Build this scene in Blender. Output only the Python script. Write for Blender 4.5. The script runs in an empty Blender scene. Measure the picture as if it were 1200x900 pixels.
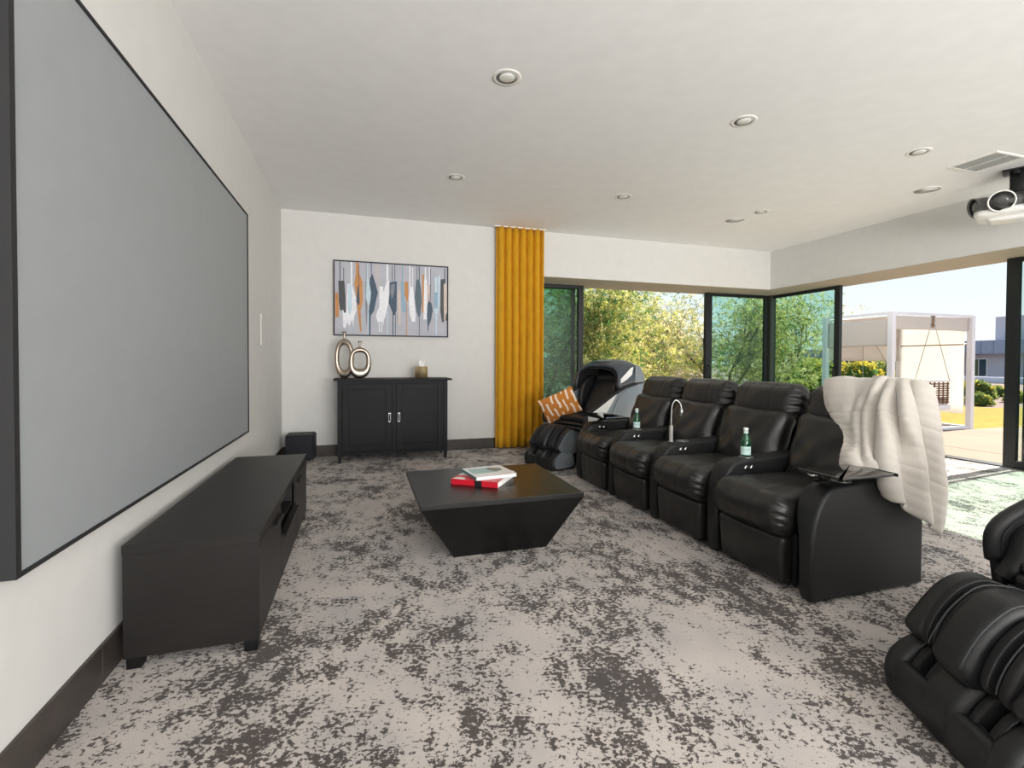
import bpy, bmesh, math, random
from mathutils import Vector, Matrix, noise

random.seed(7)
S = bpy.context.scene
C = S.collection
PI = math.pi

# ---------------------------------------------------------------- camera
yaw, pitch, roll = math.radians(17.185), math.radians(-1.0085), math.radians(0.2396)
fw = Vector((math.sin(yaw)*math.cos(pitch), math.cos(yaw)*math.cos(pitch), math.sin(pitch)))
rt = Vector((math.cos(yaw), -math.sin(yaw), 0))
up = rt.cross(fw)
r2 = rt*math.cos(roll) + up*math.sin(roll)
u2 = -rt*math.sin(roll) + up*math.cos(roll)
cd = bpy.data.cameras.new('camera')
cam = bpy.data.objects.new('camera', cd)
C.objects.link(cam)
cd.sensor_width = 36.0
cd.lens = 568.2/1200*36.0
cd.shift_y = -17.3/1200
cd.clip_start = 0.05
cd.clip_end = 400
M4 = Matrix((( r2.x, u2.x, -fw.x, 0), (r2.y, u2.y, -fw.y, 0), (r2.z, u2.z, -fw.z, 1.212), (0, 0, 0, 1)))
cam.matrix_world = M4
S.camera = cam

# ---------------------------------------------------------------- view, sky, sun, large lights
S.view_settings.view_transform = 'Standard'
S.view_settings.look = 'None'
S.view_settings.gamma = 1.0
S.view_settings.use_curve_mapping = False
S.view_settings.exposure = 0.8
try:
    S.cycles.max_bounces = 10
    S.cycles.diffuse_bounces = 5
    S.cycles.transparent_max_bounces = 16
    S.cycles.sample_clamp_indirect = 6.0
except Exception:
    pass

w = bpy.data.worlds.new('sky')
S.world = w
w.use_nodes = True
nt = w.node_tree
for n in list(nt.nodes):
    nt.nodes.remove(n)
wo = nt.nodes.new('ShaderNodeOutputWorld')
bg = nt.nodes.new('ShaderNodeBackground')
tc = nt.nodes.new('ShaderNodeTexCoord')
sx = nt.nodes.new('ShaderNodeSeparateXYZ')
cr = nt.nodes.new('ShaderNodeValToRGB')
nt.links.new(tc.outputs['Generated'], sx.inputs[0])
nt.links.new(sx.outputs['Z'], cr.inputs[0])
nt.links.new(cr.outputs[0], bg.inputs[0])
nt.links.new(bg.outputs[0], wo.inputs[0])
cr.color_ramp.elements[0].position = 0.0
cr.color_ramp.elements[0].color = (0.93, 0.97, 1.0, 1)
cr.color_ramp.elements[1].position = 0.75
cr.color_ramp.elements[1].color = (0.30, 0.52, 0.92, 1)
e = cr.color_ramp.elements.new(0.16)
e.color = (0.80, 0.93, 1.0, 1)
bg.inputs[1].default_value = 0.64

sl = bpy.data.lights.new('sun', 'SUN')
sl.energy = 11.0
sl.angle = math.radians(0.8)
sl.color = (1.0, 0.93, 0.82)
so = bpy.data.objects.new('sun', sl)
C.objects.link(so)
el = math.radians(36)
sd = Vector((-math.cos(el)*0.993, -math.cos(el)*0.117, -math.sin(el)))
so.rotation_euler = sd.to_track_quat('-Z', 'Y').to_euler()
so.location = (20, 6, 14)

def area(name, loc, direction, sxx, syy, power, col):
    l = bpy.data.lights.new(name, 'AREA')
    l.shape = 'RECTANGLE'; l.size = sxx; l.size_y = syy
    l.energy = power; l.color = col
    o = bpy.data.objects.new(name, l)
    C.objects.link(o)
    o.location = loc
    o.rotation_euler = Vector(direction).to_track_quat('-Z', 'Z').to_euler()
    return o
# unseen fill light, added behind the camera to brighten the room
area('added_rear_fill', (2.6, -4.35, 1.35), (0, 1, 0.8), 5.2, 2.2, 450, (1.0, 0.985, 0.965))

# ---------------------------------------------------------------- helpers
def lin(c):
    o = []
    for v in c[:3]:
        v = v/255.0
        o.append(v/12.92 if v <= 0.04045 else ((v+0.055)/1.055)**2.4)
    return (o[0], o[1], o[2], 1.0)

def mat(name, col, rough=0.5, metal=0.0, bump=0.0, bscale=200.0, var=0.0, vscale=8.0, spec=0.5, sheen=0.0, coat=0.0, stretch=None):
    m = bpy.data.materials.new(name)
    m.use_nodes = True
    t = m.node_tree
    b = t.nodes['Principled BSDF']
    b.inputs['Base Color'].default_value = lin(col)
    b.inputs['Roughness'].default_value = rough
    b.inputs['Metallic'].default_value = metal
    b.inputs['Specular IOR Level'].default_value = spec
    if sheen:
        b.inputs['Sheen Weight'].default_value = sheen
        b.inputs['Sheen Roughness'].default_value = 0.4
    if coat:
        b.inputs['Coat Weight'].default_value = coat
        b.inputs['Coat Roughness'].default_value = 0.08
    co = t.nodes.new('ShaderNodeTexCoord')
    src = co.outputs['Object']
    if stretch:
        mp = t.nodes.new('ShaderNodeMapping')
        mp.inputs['Scale'].default_value = stretch
        t.links.new(src, mp.inputs[0]); src = mp.outputs[0]
    n = t.nodes.new('ShaderNodeTexNoise')
    n.inputs['Scale'].default_value = vscale
    n.inputs['Detail'].default_value = 4
    t.links.new(src, n.inputs['Vector'])
    mx = t.nodes.new('ShaderNodeMixRGB')
    mx.blend_type = 'MULTIPLY'
    mx.inputs[0].default_value = 1.0
    mx.inputs[1].default_value = lin(col)
    rp = t.nodes.new('ShaderNodeValToRGB')
    v = max(var, 0.02)
    rp.color_ramp.elements[0].position = 0.3; rp.color_ramp.elements[0].color = (1-v, 1-v, 1-v, 1)
    rp.color_ramp.elements[1].position = 0.7; rp.color_ramp.elements[1].color = (1+v, 1+v, 1+v, 1)
    t.links.new(n.outputs['Fac'], rp.inputs[0])
    t.links.new(rp.outputs[0], mx.inputs[2])
    t.links.new(mx.outputs[0], b.inputs['Base Color'])
    if bump:
        n2 = t.nodes.new('ShaderNodeTexNoise')
        n2.inputs['Scale'].default_value = bscale
        n2.inputs['Detail'].default_value = 3
        t.links.new(src, n2.inputs['Vector'])
        bp = t.nodes.new('ShaderNodeBump')
        bp.inputs['Strength'].default_value = bump
        bp.inputs['Distance'].default_value = 0.002
        t.links.new(n2.outputs['Fac'], bp.inputs['Height'])
        t.links.new(bp.outputs[0], b.inputs['Normal'])
    return m

def glass_mat(name, tint, refl_ior=1.5):
    m = bpy.data.materials.new(name)
    m.use_nodes = True
    t = m.node_tree
    for n in list(t.nodes):
        t.nodes.remove(n)
    o = t.nodes.new('ShaderNodeOutputMaterial')
    tr = t.nodes.new('ShaderNodeBsdfTransparent')
    tr.inputs[0].default_value = lin(tint)
    gl = t.nodes.new('ShaderNodeBsdfGlossy')
    gl.inputs['Roughness'].default_value = 0.0
    fr = t.nodes.new('ShaderNodeFresnel')
    fr.inputs[0].default_value = refl_ior
    ge = t.nodes.new('ShaderNodeNewGeometry')
    inv = t.nodes.new('ShaderNodeMath'); inv.operation = 'SUBTRACT'; inv.inputs[0].default_value = 1.0
    t.links.new(ge.outputs['Backfacing'], inv.inputs[1])
    mu = t.nodes.new('ShaderNodeMath'); mu.operation = 'MULTIPLY'
    t.links.new(fr.outputs[0], mu.inputs[0]); t.links.new(inv.outputs[0], mu.inputs[1])
    mx = t.nodes.new('ShaderNodeMixShader')
    t.links.new(mu.outputs[0], mx.inputs[0])
    t.links.new(tr.outputs[0], mx.inputs[1])
    t.links.new(gl.outputs[0], mx.inputs[2])
    t.links.new(mx.outputs[0], o.inputs[0])
    return m

def obj(name, bm, m, parent=None, smooth=False, kind=None, label=None, angle=None):
    me = bpy.data.meshes.new(name)
    bm.normal_update()
    bm.to_mesh(me)
    bm.free()
    if isinstance(m, (list, tuple)):
        for q in m:
            me.materials.append(q)
    else:
        me.materials.append(m)
    if smooth:
        me.polygons.foreach_set('use_smooth', [True]*len(me.polygons))
        if angle:
            try:
                me.set_sharp_from_angle(angle=math.radians(angle))
            except Exception:
                pass
    o = bpy.data.objects.new(name, me)
    C.objects.link(o)
    if parent:
        o.parent = parent
    if kind:
        o['kind'] = kind
    if label:
        o['label'] = label
    return o

def thing(name, label, cat, loc=(0, 0, 0), rz=0.0, group=None):
    o = bpy.data.objects.new(name, None)
    o.empty_display_size = 0.1
    C.objects.link(o)
    o.location = loc
    o.rotation_euler = (0, 0, rz)
    o['label'] = label; o['category'] = cat
    if group:
        o['group'] = group
    return o

def tag(o, label, cat, group=None, kind=None):
    o['label'] = label; o['category'] = cat
    if group: o['group'] = group
    if kind: o['kind'] = kind
    return o

def copy_tree(o, parent=None):
    c = o.copy()
    C.objects.link(c)
    if parent:
        c.parent = parent
    for ch in list(o.children):
        copy_tree(ch, c)
    return c

def struct(name, parent=None):
    o = bpy.data.objects.new(name, None)
    C.objects.link(o)
    o['kind'] = 'structure'
    return o

def box(bm, x0, x1, y0, y1, z0, z1, bev=0.0, seg=2):
    vs = [bm.verts.new(p) for p in ((x0,y0,z0),(x1,y0,z0),(x1,y1,z0),(x0,y1,z0),(x0,y0,z1),(x1,y0,z1),(x1,y1,z1),(x0,y1,z1))]
    fs = [bm.faces.new([vs[i] for i in q]) for q in ((3,2,1,0),(4,5,6,7),(0,1,5,4),(1,2,6,5),(2,3,7,6),(3,0,4,7))]
    if bev > 0:
        es = list({e for f in fs for e in f.edges})
        bmesh.ops.bevel(bm, geom=es, offset=bev, segments=seg, affect='EDGES', profile=0.5)
    return vs

def nb():
    return bmesh.new()

def boxo(name, m, d, parent=None, bev=0.0, **k):
    bm = nb(); box(bm, *d, bev=bev)
    return obj(name, bm, m, parent, smooth=bev > 0.006, angle=40 if bev > 0.006 else None, **k)

def prism(bm, pts, axis, d0, d1, bev=0.0, seg=2):
    """closed outline pts extruded; axis 'y': pts are (x,z); axis 'x': (y,z); axis 'z': (x,y)"""
    def mk(p, d):
        if axis == 'y': return (p[0], d, p[1])
        if axis == 'x': return (d, p[0], p[1])
        return (p[0], p[1], d)
    a = [bm.verts.new(mk(p, d0)) for p in pts]
    b = [bm.verts.new(mk(p, d1)) for p in pts]
    n = len(pts)
    f0 = bm.faces.new(a); f1 = bm.faces.new(b[::-1])
    for i in range(n):
        bm.faces.new((a[i], b[i], b[(i+1) % n], a[(i+1) % n]))
    bmesh.ops.recalc_face_normals(bm, faces=bm.faces[:])
    if bev > 0:
        es = list(set(f0.edges) | set(f1.edges))
        bmesh.ops.bevel(bm, geom=es, offset=bev, segments=seg, affect='EDGES', profile=0.5)

def smooth_loop(pts, k=4):
    """closed Catmull-Rom through pts"""
    n = len(pts); out = []
    for i in range(n):
        p0, p1, p2, p3 = pts[(i-1) % n], pts[i], pts[(i+1) % n], pts[(i+2) % n]
        for j in range(k):
            t = j/k
            out.append(tuple(0.5*((2*p1[a]) + (-p0[a]+p2[a])*t + (2*p0[a]-5*p1[a]+4*p2[a]-p3[a])*t*t + (-p0[a]+3*p1[a]-3*p2[a]+p3[a])*t**3) for a in range(len(p1))))
    return out

def smooth_path(pts, k=5):
    out = []
    n = len(pts)
    for i in range(n-1):
        p0 = pts[max(i-1, 0)]; p1 = pts[i]; p2 = pts[i+1]; p3 = pts[min(i+2, n-1)]
        for j in range(k):
            t = j/k
            out.append(tuple(0.5*((2*p1[a]) + (-p0[a]+p2[a])*t + (2*p0[a]-5*p1[a]+4*p2[a]-p3[a])*t*t + (-p0[a]+3*p1[a]-3*p2[a]+p3[a])*t**3) for a in range(len(p1))))
    out.append(tuple(pts[-1]))
    return out

def tube(bm, pts, r, n=8, cap=True):
    P = [Vector(p) for p in pts]
    rings = []
    prev = None
    for i, p in enumerate(P):
        d = (P[min(i+1, len(P)-1)] - P[max(i-1, 0)])
        if d.length < 1e-9: d = Vector((0, 0, 1))
        d.normalize()
        if prev is None:
            a = d.orthogonal().normalized()
        else:
            a = (prev - d*prev.dot(d))
            if a.length < 1e-6: a = d.orthogonal()
            a.normalize()
        prev = a
        b = d.cross(a)
        rr = r[i] if isinstance(r, (list, tuple)) else r
        rings.append([bm.verts.new(p + (a*math.cos(2*PI*k/n) + b*math.sin(2*PI*k/n))*rr) for k in range(n)])
    for i in range(len(rings)-1):
        for k in range(n):
            bm.faces.new((rings[i][k], rings[i][(k+1) % n], rings[i+1][(k+1) % n], rings[i+1][k]))
    if cap:
        bm.faces.new(rings[0][::-1]); bm.faces.new(rings[-1])

def lathe(bm, prof, n=24, c=(0, 0, 0), axis='z', cap=True):
    rings = []
    for r, h in prof:
        ring = []
        for k in range(n):
            a = 2*PI*k/n
            if axis == 'z': p = (c[0]+r*math.cos(a), c[1]+r*math.sin(a), c[2]+h)
            elif axis == 'x': p = (c[0]+h, c[1]+r*math.cos(a), c[2]+r*math.sin(a))
            else: p = (c[0]+r*math.cos(a), c[1]+h, c[2]+r*math.sin(a))
            ring.append(bm.verts.new(p))
        rings.append(ring)
    for i in range(len(rings)-1):
        for k in range(n):
            bm.faces.new((rings[i][k], rings[i][(k+1) % n], rings[i+1][(k+1) % n], rings[i+1][k]))
    if cap:
        bm.faces.new(rings[0][::-1]); bm.faces.new(rings[-1])
    bmesh.ops.recalc_face_normals(bm, faces=bm.faces[:])

def rbox(bm, c, s, r, m=6, k=3, puff=(0, 0, 0), fn=None, rot=None):
    """rounded cushion block: centre c, full size s, corner radius r, bulge puff per axis, fn(p,u)->p"""
    h = [x/2 for x in s]
    r = min(r, min(h)*0.98)
    mm = m if isinstance(m, (tuple, list)) else (m, m, m)
    cl = []
    for a in range(3):
        inn = h[a]-r
        left = [-h[a] + r*j/k for j in range(k)]
        mid = [-inn + 2*inn*j/mm[a] for j in range(mm[a]+1)]
        cl.append(left+mid+[-q for q in left[::-1]])
    verts = {}
    def vert(p):
        key = (round(p[0], 6), round(p[1], 6), round(p[2], 6))
        if key in verts: return verts[key]
        q = Vector([max(-(h[a]-r), min(h[a]-r, p[a])) for a in range(3)])
        d = Vector(p)-q
        if d.length > 1e-9: d.normalize()
        P = q + d*r
        u = [p[a]/h[a] for a in range(3)]
        for a in range(3):
            if puff[a]:
                b1, b2 = (a+1) % 3, (a+2) % 3
                P[a] += puff[a]*u[a]*(1-u[b1]**2)*(1-u[b2]**2)
        if fn: P = fn(P, u)
        if rot: P = rot @ P
        v = bm.verts.new(P + Vector(c))
        verts[key] = v
        return v
    for a in range(3):
        b1, b2 = (a+1) % 3, (a+2) % 3
        for sg in (-1, 1):
            g = []
            for x in cl[b1]:
                row = []
                for y in cl[b2]:
                    p = [0, 0, 0]; p[a] = sg*h[a]; p[b1] = x; p[b2] = y
                    row.append(vert(p))
                g.append(row)
            for i in range(len(g)-1):
                for j in range(len(g[0])-1):
                    q = (g[i][j], g[i+1][j], g[i+1][j+1], g[i][j+1])
                    if len(set(q)) == 4:
                        try: bm.faces.new(q if sg > 0 else q[::-1])
                        except ValueError: pass

# ---------------------------------------------------------------- materials
M_wall = mat('wall_paint', (207, 206, 203), 0.75, bump=0.06, bscale=300, var=0.02)
M_ceil = mat('ceiling_paint', (236, 236, 235), 0.8, bump=0.04, bscale=200, var=0.01)
M_soffit = mat('soffit_stucco', (176, 166, 148), 0.85, bump=0.2, bscale=120, var=0.04)
M_white = mat('white_paint', (232, 230, 225), 0.5, var=0.01)
M_base = mat('dark_baseboard', (58, 52, 48), 0.35, bump=0.15, bscale=40, var=0.15, vscale=12)
M_frame = mat('door_frame_black', (34, 37, 38), 0.35, metal=0.3)
M_frame2 = mat('door_post_olive', (58, 62, 52), 0.4, metal=0.3)
M_screenframe = mat('screen_velvet_frame', (28, 28, 30), 0.7)
M_screen = mat('projection_screen_fabric', (146, 150, 152), 0.55, var=0.01)
M_console = mat('espresso_wood', (28, 26, 25), 0.42, spec=0.28, bump=0.25, bscale=60, var=0.12, vscale=6, stretch=(1, 12, 12))
M_cabinet = mat('black_painted_wood', (24, 25, 27), 0.55, spec=0.2, bump=0.1, bscale=80, var=0.05)
M_table = mat('dark_table_wood', (14, 14, 14), 0.33, spec=0.35, bump=0.15, bscale=50, var=0.10, vscale=5, stretch=(2, 30, 30))
M_dark = mat('black_interior', (12, 12, 13), 0.7)
M_blackmetal = mat('black_metal', (22, 22, 23), 0.4, metal=0.5)
M_chrome = mat('brushed_nickel', (205, 205, 205), 0.2, metal=1.0)
M_leather = mat('black_leather', (28, 27, 26), 0.33, bump=0.45, bscale=260, var=0.12, vscale=6, spec=0.5)
M_leather2 = mat('black_leather_side', (25, 26, 27), 0.5, bump=0.35, bscale=300, var=0.06, vscale=4, spec=0.4)
M_mleather = mat('massage_leather', (24, 25, 27), 0.42, bump=0.4, bscale=320, var=0.08, vscale=6, spec=0.45)
M_mmesh = mat('massage_airbag_fabric', (13, 13, 15), 0.7, bump=0.6, bscale=500)
M_piping = mat('grey_piping', (52, 54, 56), 0.5)
M_silver = mat('silver_plastic', (140, 146, 153), 0.32, metal=0.45)
M_slate = mat('slate_plastic', (72, 78, 86), 0.30, metal=0.3, coat=0.3)
M_whitepl = mat('white_plastic', (228, 228, 226), 0.3, coat=0.3)
M_sub = mat('subwoofer_black', (24, 26, 32), 0.55, spec=0.25)
M_silvervase = mat('hammered_silver', (176, 164, 150), 0.36, metal=1.0, bump=0.25, bscale=60)
M_gold = mat('champagne_metal', (200, 178, 140), 0.28, metal=0.9, bump=0.1, bscale=60)
M_tissue = mat('tissue_paper', (240, 240, 238), 0.9)
M_black_gloss = mat('black_gloss_tray', (10, 10, 11), 0.05, coat=0.6)
M_steel = mat('brushed_steel', (190, 190, 190), 0.28, metal=1.0)

# carpet
def carpet():
    m = bpy.data.materials.new('distressed_carpet')
    m.use_nodes = True
    t = m.node_tree; L = t.links.new
    b = t.nodes['Principled BSDF']
    b.inputs['Roughness'].default_value = 0.95
    b.inputs['Specular IOR Level'].default_value = 0.15
    b.inputs['Sheen Weight'].default_value = 0.15
    g = t.nodes.new('ShaderNodeNewGeometry')
    def mapn(scale, rot=0.0, off=(0, 0, 0)):
        mp = t.nodes.new('ShaderNodeMapping')
        mp.inputs['Scale'].default_value = scale
        mp.inputs['Rotation'].default_value = (0, 0, rot)
        mp.inputs['Location'].default_value = off
        L(g.outputs['Position'], mp.inputs[0])
        return mp.outputs[0]
    def noi(vec, sc, det, ro=0.5, dist=0.0):
        n = t.nodes.new('ShaderNodeTexNoise')
        n.inputs['Scale'].default_value = sc
        n.inputs['Detail'].default_value = det
        n.inputs['Roughness'].default_value = ro
        n.inputs['Distortion'].default_value = dist
        L(vec, n.inputs['Vector'])
        return n.outputs['Fac']
    def math_(op, a, bb, c=None):
        n = t.nodes.new('ShaderNodeMath'); n.operation = op
        for i, v in enumerate((a, bb, c)):
            if v is None: continue
            if isinstance(v, (int, float)): n.inputs[i].default_value = v
            else: L(v, n.inputs[i])
        return n.outputs[0]
    big = noi(mapn((1.0, 0.8, 1), 0.2), 2.2, 3, 0.6)           # where the pile is worn dark
    mid = noi(mapn((1.5, 1.0, 1), 0.15), 9, 3, 0.6)             # streaky patches
    fine = noi(mapn((1.0, 1.25, 1), 0.3), 50, 3, 0.68, 0.2)         # broken flecks
    s = math_('ADD', math_('MULTIPLY', big, 0.95), math_('MULTIPLY', mid, 0.75))
    s = math_('ADD', s, math_('MULTIPLY', fine, 1.15))
    rp = t.nodes.new('ShaderNodeValToRGB')
    rp.color_ramp.interpolation = 'LINEAR'
    rp.color_ramp.elements[0].position = 0.0; rp.color_ramp.elements[0].color = (0, 0, 0, 1)
    rp.color_ramp.elements[1].position = 1.0; rp.color_ramp.elements[1].color = (1, 1, 1, 1)
    f = math_('MULTIPLY', math_('SUBTRACT', s, 1.446), 20.0)
    L(f, rp.inputs[0])
    mx = t.nodes.new('ShaderNodeMixRGB')
    mx.inputs[1].default_value = lin((180, 173, 168))
    mx.inputs[2].default_value = lin((68, 61, 58))
    L(rp.outputs[0], mx.inputs[0])
    fib = noi(mapn((1, 1, 1)), 420, 2, 0.8)
    rp2 = t.nodes.new('ShaderNodeValToRGB')
    rp2.color_ramp.elements[0].position = 0.25; rp2.color_ramp.elements[0].color = (0.62, 0.62, 0.62, 1)
    rp2.color_ramp.elements[1].position = 0.75; rp2.color_ramp.elements[1].color = (1.38, 1.38, 1.38, 1)
    L(fib, rp2.inputs[0])
    mu = t.nodes.new('ShaderNodeMixRGB'); mu.blend_type = 'MULTIPLY'; mu.inputs[0].default_value = 1.0
    L(mx.outputs[0], mu.inputs[1]); L(rp2.outputs[0], mu.inputs[2])
    tone = noi(mapn((1, 1, 1)), 3.5, 2)
    rp3 = t.nodes.new('ShaderNodeValToRGB')
    rp3.color_ramp.elements[0].position = 0.3; rp3.color_ramp.elements[0].color = (0.86, 0.87, 0.88, 1)
    rp3.color_ramp.elements[1].position = 0.7; rp3.color_ramp.elements[1].color = (1.12, 1.1, 1.08, 1)
    L(tone, rp3.inputs[0])
    mu2 = t.nodes.new('ShaderNodeMixRGB'); mu2.blend_type = 'MULTIPLY'; mu2.inputs[0].default_value = 1.0
    L(mu.outputs[0], mu2.inputs[1]); L(rp3.outputs[0], mu2.inputs[2])
    L(mu2.outputs[0], b.inputs['Base Color'])
    bp = t.nodes.new('ShaderNodeBump'); bp.inputs['Strength'].default_value = 0.7; bp.inputs['Distance'].default_value = 0.004
    L(fib, bp.inputs['Height']); L(bp.outputs[0], b.inputs['Normal'])
    return m
M_carpet = carpet()
M_glass = glass_mat('tinted_glass', (214, 236, 230))
M_glass2 = glass_mat('deep_tinted_glass', (202, 226, 216))

WL, WB, WR, CH = -0.94, 6.50, 6.53, 3.05
YR = -4.5                       # rear wall
YD, XD = 7.10, 7.15             # planes of the sliding doors
HD = 2.42                       # head height
G0 = -0.05                      # ground outside

# ---------------------------------------------------------------- room shell
o = boxo('floor', M_carpet, (WL-0.1, XD+0.03, YR-0.1, YD+0.03, -0.04, 0.0)); o['kind'] = 'structure'
o = boxo('ceiling', M_ceil, (WL-0.1, WR+0.9, YR-0.1, WB+0.9, CH, CH+0.2)); o['kind'] = 'structure'
o = boxo('wall_left', M_wall, (WL-0.15, WL, YR, WB+0.8, 0, CH)); o['kind'] = 'structure'
wb = struct('wall_back')
boxo('wall_panel', M_wall, (WL, 2.45, WB, WB+0.8, 0, CH), wb)
boxo('header', M_wall, (2.45, WR+0.62, WB, WB+0.8, HD, CH), wb)
boxo('soffit', M_soffit, (2.45, WR+0.0, WB+0.012, YD+0.2, HD-0.006, HD-0.001), wb)
wr = struct('wall_right')
boxo('header', M_wall, (WR, WR+0.8, 2.2, WB, HD, CH), wr)
boxo('soffit', M_soffit, (WR+0.012, XD+0.2, 2.2, YD+0.2, HD-0.006, HD-0.001), wr)
boxo('wall_panel', M_wall, (WR, WR+0.8, YR, 2.2, 0, CH), wr)
wre = struct('wall_rear')
boxo('wall_panel', M_wall, (WL, 0.0, YR-0.15, YR, 0, CH), wre)
boxo('wall_panel', M_wall, (5.2, WR+0.8, YR-0.15, YR, 0, CH), wre)
boxo('header', M_wall, (0.0, 5.2, YR-0.15, YR, HD+0.1, CH), wre)
wn = struct('added_window_1')  # unseen rear window, added so that more light enters the room
for k in range(5):
    x = 0.0+5.2*k/4
    boxo('added_window_frame', M_frame, (x-0.04, x+0.04, YR-0.12, YR-0.04, 0, HD+0.1), wn)
# baseboards, in boards with open butt joints
bl = struct('baseboard_left')
for y0, y1 in ((YR, 0.3), (0.303, 2.158), (2.161, 4.6), (4.603, WB-0.002)):
    boxo('board', M_base, (WL, WL+0.014, y0, y1, 0, 0.142), bl, bev=0.002)
bb = struct('baseboard_back')
for x0, x1 in ((WL+0.016, 0.9), (0.903, 2.44)):
    boxo('board', M_base, (x0, x1, WB-0.014, WB, 0, 0.142), bb, bev=0.002)

# ---------------------------------------------------------------- sliding doors
def door_x(name, x0, x1, y, glass, left=0.05, right=0.05, handle=None, zt=HD-0.01):
    d = struct(name)
    boxo('door_stile', M_frame, (x0, x0+left, y-0.03, y+0.03, 0.005, zt), d)
    boxo('door_stile', M_frame, (x1-right, x1, y-0.03, y+0.03, 0.005, zt), d)
    boxo('door_rail', M_frame, (x0+left, x1-right, y-0.03, y+0.03, zt-0.05, zt), d)
    boxo('door_rail', M_frame, (x0+left, x1-right, y-0.03, y+0.03, 0.005, 0.09), d)
    boxo('glass_pane', glass, (x0+left, x1-right, y-0.004, y+0.004, 0.09, zt-0.05), d)
    if handle is not None:
        bm = nb()
        tube(bm, smooth_path([(handle, y-0.03, 0.93), (handle, y-0.075, 0.95), (handle, y-0.075, 1.12), (handle, y-0.03, 1.14)], 5), 0.011, 8)
        obj('door_handle', bm, M_blackmetal, d, True)
    return d
def door_y(name, y0, y1, x, glass, near=0.05, far=0.05, handle=None, zt=HD-0.01):
    d = struct(name)
    boxo('door_stile', M_frame, (x-0.03, x+0.03, y0, y0+near, 0.005, zt), d)
    boxo('door_stile', M_frame, (x-0.03, x+0.03, y1-far, y1, 0.005, zt), d)
    boxo('door_rail', M_frame, (x-0.03, x+0.03, y0+near, y1-far, zt-0.05, zt), d)
    boxo('door_rail', M_frame, (x-0.03, x+0.03, y0+near, y1-far, 0.005, 0.09), d)
    boxo('glass_pane', glass, (x-0.004, x+0.004, y0+near, y1-far, 0.09, zt-0.05), d)
    if handle is not None:
        bm = nb()
        tube(bm, smooth_path([(x-0.03, handle, 0.93), (x-0.075, handle, 0.95), (x-0.075, handle, 1.12), (x-0.03, handle, 1.14)], 5), 0.011, 8)
        obj('door_handle', bm, M_blackmetal, d, True)
    return d
door_x('door_1', 2.00, 3.375, YD, M_glass2, 0.06, 0.085)
door_x('door_2', 1.98, 3.27, YD+0.09, M_glass2, 0.06, 0.045)
door_x('door_3', 5.715, 7.06, YD, M_glass, 0.125, 0.06, handle=5.775)
door_y('door_4', 5.735, 7.06, XD, M_glass, 0.09, 0.03, handle=5.79)
M_glass3 = glass_mat('clear_glass', (234, 244, 240))
door_y('door_5', 2.35, 3.685, XD, M_glass3, 0.05, 0.11)
door_y('door_6', 2.3, 3.56, XD+0.09, M_glass3, 0.05, 0.05)
t1 = boxo('trim_1', M_frame2, (7.07, 7.19, 7.02, 7.16, 0, HD)); t1['kind'] = 'structure'
t2 = struct('trim_2')
boxo('door_track', M_frame, (2.0, 7.05, YD-0.05, YD+0.14, 0.0, 0.012), t2)
boxo('door_track', M_frame, (XD-0.035, XD+0.14, 2.25, 7.02, 0.0, 0.012), t2)

# ---------------------------------------------------------------- ceiling fixtures
def downlight(x, y, proto=[None]):
    if proto[0] is None:
        t = thing('recessed_downlight', '', 'ceiling light', (x, y, CH))
        bm = nb()
        lathe(bm, [(0.062, -0.0), (0.075, -0.004), (0.092, -0.004), (0.096, 0.0)], 32, cap=False)
        obj('trim_ring', bm, M_white, t, True)
        bm = nb()
        lathe(bm, [(0.070, -0.0035), (0.058, -0.0015)], 32, cap=True)
        obj('baffle', bm, mat('downlight_baffle', (150, 150, 146), 0.5), t, True)
        bm = nb()
        lathe(bm, [(0.044, -0.0065), (0.050, -0.0035), (0.050, -0.003)], 32)
        obj('lens', bm, mat('downlight_lens', (226, 226, 220), 0.3), t, True)
        proto[0] = t
        return t
    c = copy_tree(proto[0]); c.location = (x, y, CH)
    return c
for x, y, lab in ((0.90, 3.05, 'round white recessed downlight nearest the projection screen and nearest the camera'),
                  (2.79, 3.05, 'round white recessed downlight in the middle of the near row, above the recliners'),
                  (4.65, 3.03, 'round white recessed downlight beside the ceiling air vent'),
                  (0.90, 4.85, 'round white recessed downlight above the painting end of the room'),
                  (2.79, 4.84, 'round white recessed downlight in the far row, in line with the mustard curtain'),
                  (4.67, 4.81, 'round white recessed downlight in the far row, beside a flat round ceiling speaker')):
    d = downlight(x, y); d['label'] = lab; d['group'] = 'recessed downlights in the ceiling'
M_grille = mat('speaker_grille', (205, 204, 200), 0.8)
for x, y, lab in ((5.76, 3.67, 'flat round white ceiling speaker near the projector'), (4.63, 5.20, 'flat round white ceiling speaker in front of the glass corner')):
    t = thing('ceiling_speaker', lab, 'speaker', (x, y, CH), group='flat round ceiling speakers')
    bm = nb(); lathe(bm, [(0.118, 0.0), (0.118, -0.004), (0.112, -0.005), (0.112, 0.0)], 36, cap=False)
    obj('bezel', bm, M_white, t, True)
    bm = nb(); lathe(bm, [(0.112, -0.001), (0.0001, -0.003)], 36)
    obj('grille', bm, M_grille, t, True)
M_louvre = mat('vent_louvre', (150, 151, 147), 0.7)
t = thing('ceiling_air_vent', 'white rectangular ceiling air vent with two louvred halves', 'vent', (5.45, 2.99, CH))
for d in ((-0.17, 0.17, -0.185, -0.165), (-0.17, 0.17, 0.165, 0.185), (-0.19, -0.17, -0.185, 0.185), (0.17, 0.19, -0.185, 0.185), (-0.005, 0.005, -0.165, 0.165)):
    boxo('frame', M_white, d + (-0.010, 0), t)
boxo('backing', mat('vent_dark', (120, 122, 118), 0.8), (-0.17, 0.17, -0.165, 0.165, -0.001, 0), t)
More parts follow.
